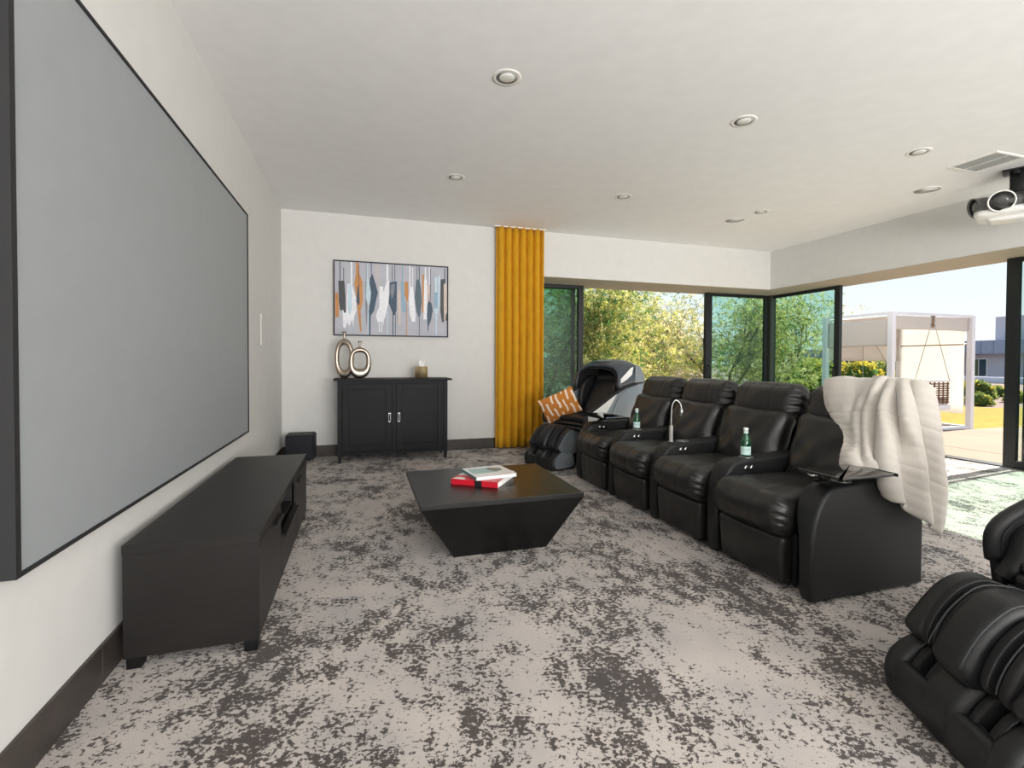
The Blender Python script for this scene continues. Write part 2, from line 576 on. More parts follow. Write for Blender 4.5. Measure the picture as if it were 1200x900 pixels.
for k in range(15):
    y = -0.158+k*0.0222
    bm = nb(); prism(bm, [(y, -0.002), (y+0.010, -0.009), (y+0.012, -0.008), (y+0.003, -0.001)], 'x', -0.17, 0.17)
    obj('louvre', bm, M_louvre, t)

# projector
t = thing('ceiling_projector', 'grey and white projector with round glass ports hanging from the ceiling', 'projector', (5.98, 3.03, 2.69), math.radians(205))
def fnp(P, u):
    f = 1-0.28*max(0, -u[2])**2
    return Vector((P.x*f, P.y*f, P.z))
bm = nb(); rbox(bm, (0, 0, 0.035), (0.42, 0.60, 0.15), 0.07, m=5, k=4, puff=(0.05, 0, 0.02)); obj('body', bm, mat('projector_grey', (92, 93, 92), 0.4, metal=0.2), t, True)
bm = nb(); rbox(bm, (-0.01, 0, -0.045), (0.42, 0.58, 0.12), 0.058, m=5, k=4, puff=(0.04, 0, 0.02), fn=fnp); obj('underside', bm, M_whitepl, t, True)
for yy, xx, rz, nm in ((-0.27, 0.13, -1.0, 0), (-0.09, 0.25, 0.05, 1), (0.15, 0.23, 0.3, 2)):
    bm = nb(); lathe(bm, [(0.080, -0.08), (0.092, 0.0), (0.099, 0.02), (0.092, 0.026), (0.086, 0.012)], 28, axis='x', cap=False)
    p = obj('port', bm, mat('projector_port', (110, 110, 108), 0.35, metal=0.3) if nm != 1 else M_white, t, True)
    p.location = (xx, yy, 0.035); p.rotation_euler = (0, 0.25, rz)
    bm = nb(); lathe(bm, [(0.088, 0.004), (0.03, 0.010), (0.0005, 0.012)], 28, axis='x')
    obj('lens', bm, mat('port_glass', (20, 34, 36) if nm != 1 else (60, 60, 58), 0.15, coat=0.5), p, True)
bm = nb(); box(bm, -0.11, 0.11, -0.13, 0.13, 0.105, 0.135, bev=0.008); box(bm, -0.05, 0.05, -0.05, 0.05, 0.13, 0.33, bev=0.006); box(bm, -0.10, 0.10, -0.10, 0.10, 0.345, 0.37, bev=0.004)
box(bm, 0.05, 0.14, -0.02, 0.02, 0.30, 0.33, bev=0.004); box(bm, -0.05, 0.05, -0.05, 0.05, 0.33, 0.35)
obj('mount', bm, M_blackmetal, t, True, angle=40)
bm = nb(); tube(bm, smooth_path([(0.05, 0.1, 0.30), (0.12, 0.19, 0.32), (0.14, 0.25, 0.22), (0.12, 0.30, 0.21), (0.10, 0.33, 0.27)], 6), 0.005, 6)
tube(bm, smooth_path([(0.08, 0.10, 0.14), (0.16, 0.16, 0.10), (0.20, 0.22, 0.07)], 5), 0.005, 6)
box(bm, 0.085, 0.115, 0.32, 0.35, 0.26, 0.30, bev=0.004)
obj('cable', bm, M_blackmetal, t, True)

# ---------------------------------------------------------------- projection screen
t = thing('projection_screen', 'huge grey projection screen in a thin black frame on the left wall', 'screen', (WL, 1.64, 0))
L_, z0, z1, xf = 2.84, 0.612, 2.405, 0.045
boxo('screen_fabric', M_screen, (0.03, 0.038, 0.02, L_-0.01, z0+0.01, z1-0.01), t)
for d in ((0, L_, z0, z0+0.012), (0, L_, z1-0.012, z1), (0, 0.022, z0+0.012, z1-0.012), (L_-0.012, L_, z0+0.012, z1-0.012)):
    boxo('frame_bar', M_screenframe, (0.0, xf, d[0], d[1], d[2], d[3]), t)

# wall plate
o = boxo('wall_plate', mat('off_white_plate', (205, 203, 197), 0.6), (WL, WL+0.012, 5.20, 5.30, 1.35, 1.66), bev=0.004)
tag(o, 'slim off-white plate on the left wall between the screen and the corner', 'wall plate')

# ---------------------------------------------------------------- media console
t = thing('media_console', 'long low dark brown media console against the left wall under the screen', 'console', (-0.65, 2.22, 0))
x0, x1 = -0.24, 0.242; Ly = 1.80
boxo('top', M_console, (x0, x1, 0, Ly, 0.452, 0.49), t, bev=0.002)
boxo('side_panel', M_console, (x0+0.002, x1-0.004, 0.004, 0.028, 0.045, 0.452), t)
boxo('side_panel', M_console, (x0+0.002, x1-0.004, Ly-0.028, Ly-0.004, 0.045, 0.452), t)
boxo('bottom_panel', M_console, (x0+0.002, x1-0.024, 0.028, Ly-0.028, 0.045, 0.068), t)
boxo('back_panel', M_console, (x0+0.002, x0+0.014, 0.028, Ly-0.028, 0.068, 0.452), t)
boxo('divider', M_console, (x0+0.014, x1-0.03, 0.575, 0.593, 0.068, 0.452), t)
boxo('divider', M_console, (x0+0.014, x1-0.03, 1.207, 1.225, 0.068, 0.452), t)
boxo('shelf', M_console, (x0+0.014, x1-0.03, 0.593, 1.207, 0.28, 0.296), t)
for y0_, y1_ in ((0.006, 0.582), (1.216, Ly-0.006)):
    d = boxo('cupboard_door', M_console, (x1-0.022, x1-0.003, y0_, y1_, 0.05, 0.444), t, bev=0.002)
    ym = (y0_+y1_)/2 + (0.14 if y0_ < 0.1 else -0.2)
    boxo('handle', M_blackmetal, (x1-0.003, x1+0.018, ym-0.09, ym+0.09, 0.405, 0.417), d, bev=0.002)
d = boxo('drawer', M_console, (x1-0.022, x1-0.003, 0.587, 1.212, 0.05, 0.272), t, bev=0.002)
boxo('handle', M_blackmetal, (x1-0.003, x1+0.018, 0.62, 1.18, 0.262, 0.274), d, bev=0.002)
for xx in (x0+0.01, x1-0.06):
    for yy in (0.008, Ly-0.058):
        boxo('leg', M_blackmetal, (xx, xx+0.05, yy, yy+0.05, 0, 0.045), t)

# ---------------------------------------------------------------- subwoofer
t = thing('subwoofer', 'small black subwoofer box on the carpet in the far left corner', 'speaker', (-0.70, 6.28, 0))
boxo('cabinet', M_sub, (-0.155, 0.145, -0.115, 0.17, 0.03, 0.325), t, bev=0.006)
boxo('front_grille', M_dark, (0.145, 0.158, -0.105, 0.16, 0.04, 0.315), t, bev=0.003)
for xx in (-0.13, 0.12):
    for yy in (-0.09, 0.145):
        bm = nb(); lathe(bm, [(0.012, 0), (0.016, 0.03)], 12, (xx, yy, 0)); obj('foot', bm, M_steel, t, True)

# ---------------------------------------------------------------- cabinet
t = thing('sideboard_cabinet', 'black two-door cabinet on tapered feet under the abstract painting', 'cabinet', (0.37, 5.985, 0))
W2, D2 = 0.645, 0.40
boxo('top', M_cabinet, (-W2-0.045, W2+0.052, -0.03, D2+0.03, 0.968, 0.99), t, bev=0.003)
for sx_ in (-1, 1):
    xa = sx_*W2; xb = sx_*(W2-0.05)
    for ya, yb in ((0.0, 0.05), (D2-0.05, D2)):
        bm = nb(); box(bm, min(xa, xb), max(xa, xb), ya, yb, 0.09, 0.968, bev=0.003)
        prism(bm, [(min(xa, xb)+0.001, 0.09), (max(xa, xb)-0.001, 0.09), ((xa+xb)/2+0.015, 0.0), ((xa+xb)/2-0.015, 0.0)], 'y', ya+0.004, yb-0.012)
        obj('leg', bm, M_cabinet, t)
boxo('body', M_cabinet, (-W2+0.01, W2-0.01, 0.022, D2-0.005, 0.11, 0.968), t)
boxo('apron', M_cabinet, (-W2+0.05, W2-0.05, 0.006, 0.022, 0.935, 0.968), t)
boxo('apron', M_cabinet, (-W2+0.05, W2-0.05, 0.006, 0.022, 0.09, 0.125), t)
boxo('centre_stile', M_cabinet, (-0.022, 0.022, 0.006, 0.022, 0.125, 0.935), t)
for sg in (-1, 1):
    xa, xb = sorted((sg*0.025, sg*(W2-0.053)))
    bm = nb()
    ZA, ZB, ST = 0.13, 0.93, 0.075
    box(bm, xa, xa+ST, -0.002, 0.02, ZA, ZB, bev=0.002); box(bm, xb-ST, xb, -0.002, 0.02, ZA, ZB, bev=0.002)
    box(bm, xa+ST, xb-ST, -0.002, 0.02, ZB-ST*0.85, ZB, bev=0.002); box(bm, xa+ST, xb-ST, -0.002, 0.02, ZA, ZA+ST, bev=0.002)
    d = obj('door', bm, M_cabinet, t)
    boxo('door_panel', M_cabinet, (xa+ST, xb-ST, 0.012, 0.02, ZA+ST, ZB-ST*0.85), d)
    hx = sg*0.055
    bm = nb()
    for dd in ((hx-0.014, hx-0.009, 0.475, 0.575), (hx+0.009, hx+0.014, 0.475, 0.575), (hx-0.014, hx+0.014, 0.570, 0.580), (hx-0.014, hx+0.014, 0.470, 0.480)):
        box(bm, dd[0], dd[1], -0.010, -0.002, dd[2], dd[3], bev=0.001)
    obj('pull_handle', bm, M_chrome, d)

# ring vases
def ring_vase(name, label, loc, w_, h_, hole, neck, rz, squarish):
    t = thing(name, label, 'vase', loc, rz, 'silver ring vases on the cabinet')
    bm = nb()
    N, Mn = 48, 14
    (hw, h0, h1) = hole
    rings = []
    for i in range(N):
        a = 2*PI*i/N
        ca, sa = math.cos(a), math.sin(a)
        e1 = 2/2.2; e2 = 2/squarish
        ox = w_/2*math.copysign(abs(ca)**e1, ca); oz = h_/2 + h_/2*math.copysign(abs(sa)**e1, sa)
        ix = hw/2*math.copysign(abs(ca)**e2, ca); iz = (h0+h1)/2 + (h1-h0)/2*math.copysign(abs(sa)**e2, sa)
        c = Vector(((ox+ix)/2, 0, (oz+iz)/2)); d = Vector((ox-ix, 0, oz-iz)); rr = d.length/2; d.normalize()
        if oz < 0.004: pass
        ring = []
        for k in range(Mn):
            b = 2*PI*k/Mn
            p = c + d*rr*math.cos(b) + Vector((0, 1, 0))*0.032*math.sin(b)
            p.z = max(p.z, 0.0)
            ring.append(bm.verts.new(p))
        rings.append(ring)
    for i in range(N):
        for k in range(Mn):
            bm.faces.new((rings[i][k], rings[(i+1) % N][k], rings[(i+1) % N][(k+1) % Mn], rings[i][(k+1) % Mn]))
    bmesh.ops.recalc_face_normals(bm, faces=bm.faces[:])
    obj('ring_body', bm, M_silvervase, t, True)
    bm = nb(); lathe(bm, [(0.020, h_-0.012), (0.012, h_+0.01), (0.012, h_+neck*0.5), (0.028, h_+neck), (0.022, h_+neck), (0.008, h_+neck*0.6)], 20, cap=False)
    obj('neck', bm, M_silvervase, t, True)
ring_vase('ring_vase', 'taller silver ring-shaped vase, partly behind the other vase on the cabinet', (-0.205, 6.22, 0.99), 0.235, 0.48, (0.125, 0.10, 0.405), 0.085, math.radians(-14), 2.2)
ring_vase('ring_vase', 'shorter silver ring-shaped vase standing in front on the cabinet', (-0.025, 6.12, 0.99), 0.265, 0.375, (0.145, 0.115, 0.315), 0.075, math.radians(6), 2.9)

# tissue box
t = thing('tissue_box_cover', 'square champagne-coloured tissue box at the right end of the cabinet', 'tissue box', (0.715, 6.19, 0.99), math.radians(42))
bm = nb(); box(bm, -0.058, 0.058, -0.058, 0.058, 0, 0.145, bev=0.004); obj('box_cover', bm, M_gold, t, True, angle=30)
bm = nb()
for i in range(3):
    a0 = i*1.1
    vs = []
    for q in range(7):
        f = q/6
        vs.append(((f-0.5)*0.07*math.cos(a0)+0.01*math.sin(9*f), (f-0.5)*0.07*math.sin(a0)+0.012*math.cos(7*f+i), ))
    for q in range(6):
        h_ = lambda j: 0.195+0.035*math.sin(j*2.1+i)
        bm.faces.new([bm.verts.new(p) for p in ((vs[q][0]*0.5, vs[q][1]*0.5, 0.143), (vs[q+1][0]*0.5, vs[q+1][1]*0.5, 0.143), (vs[q+1][0], vs[q+1][1], h_(q+1)), (vs[q][0], vs[q][1], h_(q)))])
ti = obj('tissue', bm, M_tissue, t)
md = ti.modifiers.new('t', 'SOLIDIFY'); md.thickness = 0.001

# ---------------------------------------------------------------- painting
t = thing('abstract_painting', 'abstract painting of grey, navy, white and ochre dripping strokes in black frame', 'painting', (0, WB, 0))
fx0, fx1, fz0, fz1 = -0.340, 1.101, 1.521, 2.464
for d in ((fx0, fx1, fz1-0.013, fz1), (fx0, fx1, fz0, fz0+0.013), (fx0, fx0+0.013, fz0+0.013, fz1-0.013), (fx1-0.013, fx1, fz0+0.013, fz1-0.013)):
    boxo('frame_bar', M_screenframe, (d[0], d[1], -0.045, 0.0, d[2], d[3]), t)
boxo('canvas', mat('canvas_grey', (180, 181, 190), 0.8, bump=0.3, bscale=400, var=0.05), (fx0+0.013, fx1-0.013, -0.030, -0.004, fz0+0.013, fz1-0.013), t)
PC = {'K': (68, 72, 74), 'N': (62, 82, 100), 'S': (82, 100, 110), 'O': (192, 134, 76), 'L': (192, 212, 222), 'W': (230, 231, 236), 'B': (206, 190, 180), 'M': (138, 168, 188), 'G': (126, 130, 138)}
PM = {k: mat('paint_'+k.lower(), v, 0.6, var=0.08, vscale=25) for k, v in PC.items()}
def cv(x, y, inset):
    u = (x-95)/983.0
    v = (y-(120+60*u))/(648-36*u)
    u = min(max(u, 0.002), 0.998); v = min(max(v, 0.002), 0.998)
    a0, a1, c0, c1 = fx0+0.013, fx1-0.013, fz0+0.013, fz1-0.013
    return (a0+(a1-a0)*u, -0.030-inset, c1-(c1-c0)*v)
strokes = [
 ('B', [(440,150),(448,150),(446,300),(440,300)]), ('B', [(462,150),(468,150),(468,360),(462,360)]),
 ('W', [(228,130),(242,130),(242,330),(228,330)]),
 ('W', [(200,325),(235,320),(270,440),(275,560),(255,620),(250,705),(238,640),(215,700),(200,660),(180,720),(165,700),(160,560),(190,560),(195,430)]),
 ('L', [(205,330),(232,330),(240,420),(235,560),(215,600),(200,520)]),
 ('O', [(98,400),(122,400),(130,490),(130,610),(100,620)]),
 ('K', [(125,295),(175,295),(185,440),(188,575),(175,580),(165,550),(140,560),(130,480)]),
 ('K', [(135,120),(142,120),(142,300),(135,300)]), ('K', [(167,180),(173,180),(173,300),(167,300)]),
 ('O', [(272,130),(292,135),(300,230),(325,300),(330,470),(310,560),(318,745),(305,745),(290,600),(275,450),(258,320),(272,230)]),
 ('K', [(294,150),(299,150),(299,340),(294,340)]),
 ('N', [(285,340),(297,340),(303,490),(290,515),(275,480)]),
 ('G', [(352,300),(362,300),(360,460),(370,520),(362,690),(358,690),(350,500)]), ('G', [(356,160),(360,160),(360,300),(356,300)]),
 ('L', [(366,140),(374,140),(374,280),(366,280)]), ('L', [(362,280),(380,280),(395,400),(390,480),(375,520),(355,440)]), ('L', [(371,520),(379,520),(379,772),(371,772)]),
 ('N', [(390,270),(412,235),(440,330),(458,400),(440,480),(425,560),(400,600),(385,620),(378,560),(395,460),(400,400),(385,320)]),
 ('N', [(399,130),(405,130),(405,280),(399,280)]), ('N', [(381,590),(396,590),(394,776),(381,776)]),
 ('W', [(470,345),(500,345),(505,400),(540,280),(555,300),(550,480),(525,600),(505,660),(455,660),(440,600),(470,520)]),
 ('W', [(532,150),(548,150),(548,300),(532,300)]), ('W', [(466,650),(473,650),(473,750),(466,750)]), ('W', [(487,650),(494,650),(494,750),(487,750)]), ('W', [(503,640),(508,640),(508,690),(503,690)]), ('L', [(536,560),(544,560),(544,775),(536,775)]),
 ('N', [(560,310),(622,300),(622,430),(620,560),(605,600),(590,600),(570,540),(550,490),(560,400)]),
 ('G', [(570,330),(605,320),(600,400),(580,460),(568,400)]),
 ('N', [(579,165),(584,165),(584,310),(579,310)]), ('N', [(602,150),(607,150),(607,300),(602,300)]), ('N', [(584,590),(592,590),(592,778),(584,778)]), ('N', [(608,590),(613,590),(613,778),(608,778)]),
 ('B', [(635,380),(655,380),(655,680),(640,700),(630,500)]),
 ('M', [(667,160),(677,160),(677,300),(667,300)]), ('M', [(660,300),(680,300),(690,440),(706,560),(698,585),(665,560),(660,430)]),
 ('O', [(690,305),(722,305),(724,420),(722,480),(705,460),(692,420)]), ('O', [(706,465),(713,465),(713,782),(706,782)]),
 ('W', [(733,160),(742,160),(742,350),(733,350)]), ('W', [(759,180),(765,180),(765,350),(759,350)]), ('W', [(738,350),(765,350),(780,480),(790,600),(785,660),(755,660),(735,580),(728,450)]),
 ('S', [(795,290),(822,280),(838,370),(845,480),(832,600),(815,620),(795,560),(782,440)]), ('K', [(798,165),(802,165),(802,290),(798,290)]), ('K', [(818,165),(825,165),(825,290),(818,290)]), ('K', [(820,610),(825,610),(825,785),(820,785)]),
 ('O', [(848,240),(864,240),(864,580),(848,580)]), ('W', [(866,285),(890,285),(895,400),(890,640),(860,640)]), ('W', [(872,175),(882,175),(882,290),(872,290)]),
 ('B', [(892,330),(915,330),(918,470),(897,520)]), ('W', [(911,175),(919,175),(919,330),(911,330)]),
 ('N', [(910,470),(935,500),(945,560),(930,640),(908,700),(905,752),(901,752),(893,600),(898,500)]), ('K', [(923,180),(927,180),(927,480),(923,480)]), ('K', [(908,410),(912,410),(913,480),(908,480)]),
 ('M', [(960,400),(995,400),(997,530),(958,540)]), ('L', [(963,265),(982,265),(982,400),(965,400)]), ('L', [(990,255),(1012,255),(1008,540),(992,540)]), ('L', [(955,545),(1000,545),(985,600),(980,782),(972,782),(970,600)]),
 ('K', [(1018,285),(1060,280),(1062,310),(1045,330),(1045,500),(1048,665),(1030,665),(1015,560)]), ('K', [(1052,190),(1058,190),(1058,290),(1052,290)]),
 ('B', [(1046,330),(1074,330),(1076,570),(1060,660),(1050,640)]), ('K', [(1065,600),(1078,580),(1078,650),(1062,655)]),
]
for i, (k, pts) in enumerate(strokes):
    bm = nb()
    front = [bm.verts.new(cv(x, y, 0.0006+0.00012*i)) for x, y in pts]
    back = [bm.verts.new(cv(x, y, -0.001)) for x, y in pts]
    f = bm.faces.new(front)
    n = len(pts)
    for j in range(n):
        bm.faces.new((front[j], front[(j+1) % n], back[(j+1) % n], back[j]))
    obj('brush_stroke', bm, PM[k], t)

# ---------------------------------------------------------------- curtain
M_velvet = mat('mustard_velvet', (205, 152, 10), 0.75, sheen=0.12, bump=0.15, bscale=500, var=0.06)
t = thing('mustard_curtain', 'floor-length mustard velvet curtain gathered in pleats beside the sliding doors', 'curtain', (0, 0, 0))
def curt():
    bm = nb()
    nx, nz = 170, 30
    xa, xb = 1.755, 2.435
    g = []
    for i in range(nx+1):
        u = i/nx
        row = []
        ph = u*6.5*2*PI
        for j in range(nz+1):
            v = j/nz
            z = 0.012+v*(3.045-0.012)
            amp = 0.048*(1-0.12*v)
            wob = 0.35*noise.noise(Vector((u*5, v*1.2, 3)))
            s_ = math.sin(ph+wob+0.5)
            y = 6.405 + amp*math.copysign(abs(s_)**0.75, s_)
            x = xa+(xb-xa)*u + 0.012*math.sin(2*ph+wob) + 0.006*noise.noise(Vector((u*4, v*3, 1)))
            row.append(bm.verts.new((x, y, z)))
        g.append(row)
    for i in range(nx):
        for j in range(nz):
            bm.faces.new((g[i][j], g[i+1][j], g[i+1][j+1], g[i][j+1]))
    return bm
cu = obj('curtain_panel', curt(), M_velvet, t, True)
md = cu.modifiers.new('t', 'SOLIDIFY'); md.thickness = 0.003
o = boxo('curtain_track', M_white, (1.72, 2.46, 6.38, 6.42, 3.038, 3.05))
o.parent = t

# ---------------------------------------------------------------- coffee table and books
t = thing('coffee_table', 'low square dark wood coffee table on an inward-tapering base', 'coffee table', (0.81, 3.16, 0))
bm = nb()
tx0, tx1, ty0, ty1 = -0.503, 0.502, -0.44, 0.44
box(bm, tx0, tx1, ty0, ty1, 0.368, 0.40, bev=0.003)
obj('tabletop', bm, M_table, t)
bm = nb()
bx0, bx1, by0, by1 = -0.27, 0.335, -0.225, 0.25
a = [bm.verts.new(p) for p in ((tx0+0.004, ty0+0.004, 0.368), (tx1-0.004, ty0+0.004, 0.368), (tx1-0.004, ty1-0.004, 0.368), (tx0+0.004, ty1-0.004, 0.368))]
b = [bm.verts.new(p) for p in ((bx0, by0, 0), (bx1, by0, 0), (bx1, by1, 0), (bx0, by1, 0))]
bm.faces.new(a); bm.faces.new(b[::-1])
for i in range(4):
    bm.faces.new((b[i], b[(i+1) % 4], a[(i+1) % 4], a[i]))
bmesh.ops.recalc_face_normals(bm, faces=bm.faces[:])
obj('tapered_base', bm, M_table, t)

M_paper = mat('book_pages', (235, 232, 226), 0.8)
M_red = mat('book_red', (186, 24, 42), 0.35)
M_bookw = mat('book_white', (222, 222, 220), 0.35)
M_bookk = mat('book_black', (24, 26, 26), 0.35)
M_teal = mat('book_teal', (82, 128, 128), 0.35)
M_teal2 = mat('book_pale_teal', (150, 182, 178), 0.35)
M_greyp = mat('book_grey_print', (112, 110, 106), 0.4)
def book(name, label, loc, rz, L, W, H, cov, spine):
    t = thing(name, label, 'book', loc, rz, 'books on the coffee table')
    boxo('page_block', M_paper, (0.004, L-0.004, 0.004, W-0.005, 0.003, H-0.003), t)
    boxo('cover', cov, (0, L, 0, W, 0, 0.003), t, label='bottom board of the book')
    boxo('cover', cov, (0, L, 0, W, H-0.003, H), t)
    boxo('spine', spine, (0, L, -0.003, 0.001, 0, H), t, bev=0.001)
    return t
# bottom book: spine towards the camera
sp = math.atan2(2.962-3.150, 0.821-0.555)
b1 = book('coffee_table_book', 'thick book with a red spine and black spine block, lowest on the coffee table', (0.560, 3.150, 0.40), sp, 0.325, 0.345, 0.036, M_bookw, M_red)
boxo('cover_print', M_bookk, (0.165, 0.215, -0.0036, -0.0028, 0.0, 0.036), b1)
boxo('cover_print', M_red, (0.0, 0.325, 0.0, 0.11, 0.036, 0.0363), b1)
boxo('cover_print', M_red, (0.25, 0.325, 0.25, 0.33, 0.036, 0.0363), b1)
boxo('cover_print', M_bookk, (0.26, 0.325, 0.12, 0.2, 0.036, 0.0363), b1)
bm = nb(); prism(bm, [(0.05+0.045*math.cos(a*PI/12), -0.0005+0.05*math.sin(a*PI/12)) for a in range(13)], 'z', 0.0363, 0.0366); obj('cover_print', bm, M_bookw, b1)
b2 = book('coffee_table_book', 'thinner book with a teal and white cover lying askew on the red book', (0.664, 3.33, 0.437), math.radians(-82), 0.29, 0.29, 0.020, M_bookw, M_teal)
boxo('cover_print', M_teal2, (0.05, 0.19, 0.02, 0.20, 0.020, 0.0203), b2)
bm = nb(); prism(bm, smooth_loop([(0.06, 0.17), (0.10, 0.15), (0.15, 0.17), (0.17, 0.21), (0.13, 0.25), (0.08, 0.23)], 3), 'z', 0.0204, 0.0207); obj('cover_print', bm, M_greyp, b2)

# ---------------------------------------------------------------- theatre recliners
RX0 = 2.13
PITCH, ARM = 0.66, 0.145
def wr(P, sc, amp, seed=0.0):
    return noise.noise(Vector((P.x*sc+seed, P.y*sc, P.z*sc)))*amp

def arm_bm(y0, y1, outer=0):
    """padded arm: wide at the top, slimmer below; outer=-1/+1 keeps that face flat"""
    bm = nb()
    out = [(0.012, 0.012), (0.0, 0.05), (0.0, 0.20), (0.0, 0.32), (0.012, 0.40), (0.034, 0.465), (0.068, 0.528), (0.105, 0.565), (0.15, 0.580), (0.24, 0.587), (0.40, 0.594), (0.52, 0.600), (0.64, 0.608), (0.72, 0.60), (0.765, 0.52), (0.778, 0.40), (0.778, 0.012)]
    prism(bm, out, 'y', y0, y1, bev=0.020, seg=4)
    yc = (y0+y1)/2
    for v in bm.verts:
        f = 0.055*max(0.0, min(1.0, (0.50-v.co.z)/0.2))
        if outer != -1 and v.co.y < yc: v.co.y += f*0.5
        if outer != 1 and v.co.y > yc: v.co.y -= f*(1.0 if outer == -1 else 0.5)
    return bm

def recliner(name, label, y0, end_arm=False):
    """y0 = near face of this seat's near arm"""
    t = thing(name, label, 'recliner', (RX0, y0, 0), 0, 'row of four black leather recliners')
    obj('armrest', arm_bm(0, ARM, -1 if 'nearest the camera' in label else 0), M_leather2, t, True, angle=35)
    if end_arm:
        obj('armrest', arm_bm(PITCH, PITCH+ARM, 1), M_leather2, t, True, angle=35)
    yc = (ARM+PITCH)/2; wd = PITCH-ARM
    # seat cushion with a rolled front edge and two stitched channels
    def fs(P, u):
        g = 0
        for q in (-0.33, 0.33):
            g += math.exp(-((u[1]-q)/0.045)**2)
        edge = max(0.0, abs(u[1])-0.80)/0.2
        pl = 0.009*edge*math.sin(P.z*150+P.x*60) if u[0] < 0 else 0
        P.z += -0.006*g*(1 if u[2] > 0 else 0.2) + wr(P, 7, 0.008, 3)
        P.x += (0.005*g if u[0] < -0.5 else 0) - pl*1.2
        if u[0] < -0.2 and u[2] < 0: P.x += 0.02*(-u[2])
        return P
    bm = nb()
    rbox(bm, (0.235, yc, 0.388), (0.62, wd+0.012, 0.235), 0.085, m=(10, 22, 5), k=5, puff=(0.012, 0.0, 0.018), fn=fs)
    obj('seat_cushion', bm, M_leather, t, True)
    # footrest panel, narrower at the floor
    def ff(P, u):
        P.x += 0.012*(1-u[2])*0.5 + wr(P, 9, 0.005, 1)
        P.y *= 1-0.07*(1-u[2])*0.5
        return P
    bm = nb()
    rbox(bm, (0.020, yc, 0.155), (0.085, wd-0.03, 0.255), 0.022, m=(2, 14, 8), k=3, puff=(0.014, 0, 0), fn=ff)
    obj('footrest_panel', bm, M_leather, t, True)
    boxo('base', M_dark, (0.06, 0.76, ARM+0.004, PITCH-0.004, 0.03, 0.30), t)
    # backrest, leaning back, wrinkled
    rot = Matrix.Rotation(math.radians(19), 3, 'Y')
    def fb(P, u):
        d = 0.013*math.sin(P.y*28+P.z*22+2*noise.noise(P*5))*max(0, 1-abs(u[2]))*(0.35+0.65*abs(u[1]))
        P.x -= d + wr(P, 8, 0.010, 7)
        P.y *= 1+0.09*max(0, u[2])
        return P
    bm = nb()
    rbox(bm, (0.625, yc, 0.62), (0.16, wd+0.03, 0.52), 0.07, m=(3, 26, 20), k=4, puff=(0.034, 0, 0), fn=fb, rot=rot)
    obj('backrest', bm, M_leather, t, True)
    # headrest bolster: full width, gathered at both ends
    def fh(P, u):
        edge = max(0.0, abs(u[1])-0.72)/0.28
        P.x += 0.011*edge*math.sin(P.z*105+P.y*20)*(-1 if u[0] < 0 else 0)
        sc = 1-0.13*edge**1.5
        P.x *= sc; P.z *= 1-0.08*edge**1.5
        if abs(u[1]) < 0.9:
            for q in (-0.36, 0.36):
                P.x += 0.004*math.exp(-((u[1]-q)/0.04)**2)*(1 if u[0] < 0 else -1)
        P.x += wr(P, 9, 0.007, 5)
        return P
    bm = nb()
    rbox(bm, (0.80, yc, 0.905), (0.215, 0.615, 0.295), 0.095, m=(4, 34, 12), k=5, puff=(0.025, 0, 0.008), fn=fh, rot=Matrix.Rotation(math.radians(12), 3, 'Y'))
    obj('headrest', bm, M_leather, t, True)
    bm = nb()
    rbox(bm, (0.80, yc, 0.52), (0.10, wd+0.05, 0.80), 0.03, m=(2, 6, 8), k=3, rot=Matrix.Rotation(math.radians(14), 3, 'Y'))
    obj('back_shell', bm, M_leather2, t, True)
    # cup holder on the near arm and power switch on its inner face of the far arm
    arms = [0.0] + ([PITCH] if end_arm else [])
    for a in arms:
        bm = nb(); lathe(bm, [(0.046, 0.0), (0.046, 0.004), (0.040, 0.005), (0.036, 0.001), (0.030, 0.001), (0.0005, 0.001)], 28, (0.27, a+ARM/2, 0.588)); obj('cup_holder', bm, M_steel, t, True)
    for dx in (0.205, 0.25):
        bm = nb(); lathe(bm, [(0.017, 0.0), (0.017, -0.004), (0.010, -0.007), (0.0005, -0.007)], 16, (dx, PITCH+0.001, 0.535), axis='y'); obj('power_button', bm, M_chrome, t, True)
    return t
labs = ['black leather recliner nearest the camera, half covered by the white blanket',
        'black leather recliner second from the camera, behind the nearer green bottle',
        'black leather recliner third from the camera, with the reading lamp at its near arm',
        'black leather recliner farthest from the camera, beside the far massage chair']
Y0 = 1.835
for i in range(4):
    recliner('theatre_recliner', labs[i], Y0+i*PITCH, end_arm=(i == 3))

# swivel trays
def tray(label, loc, rz, w_, l_):
    t = thing('swivel_tray_table', label, 'tray', loc, rz, 'swivel tray tables on the outer recliner arms')
    bm = nb(); prism(bm, smooth_loop([(-w_, -l_), (-w_*0.98, -l_), (w_*0.98, -l_), (w_, -l_), (w_, -l_*0.98), (w_, l_*0.98), (w_, l_), (w_*0.98, l_), (-w_*0.98, l_), (-w_, l_), (-w_, l_*0.98), (-w_, -l_*0.98)], 2), 'z', 0.0, 0.013, bev=0.003)
    obj('tray_top', bm, M_black_gloss, t, True, angle=30)
    return t
t = tray('glossy black swivel tray on the near arm of the nearest recliner, by the blanket', (2.325, 1.83, 0.652), math.radians(-1), 0.175, 0.122)
bm = nb(); lathe(bm, [(0.034, -0.059), (0.034, -0.050), (0.014, -0.046), (0.014, -0.008), (0.05, 0.0)], 20, (-0.06, 0.08, 0)); obj('swivel_post', bm, M_blackmetal, t, True)
bm = nb(); lathe(bm, [(0.022, -0.030), (0.022, -0.012)], 16, (-0.105, 0.09, 0)); obj('swivel_knob', bm, M_chrome, t, True)
t = tray('glossy black swivel tray on the far end arm, in front of the far massage chair', (2.33, 4.40, 0.652), math.radians(4), 0.13, 0.235)
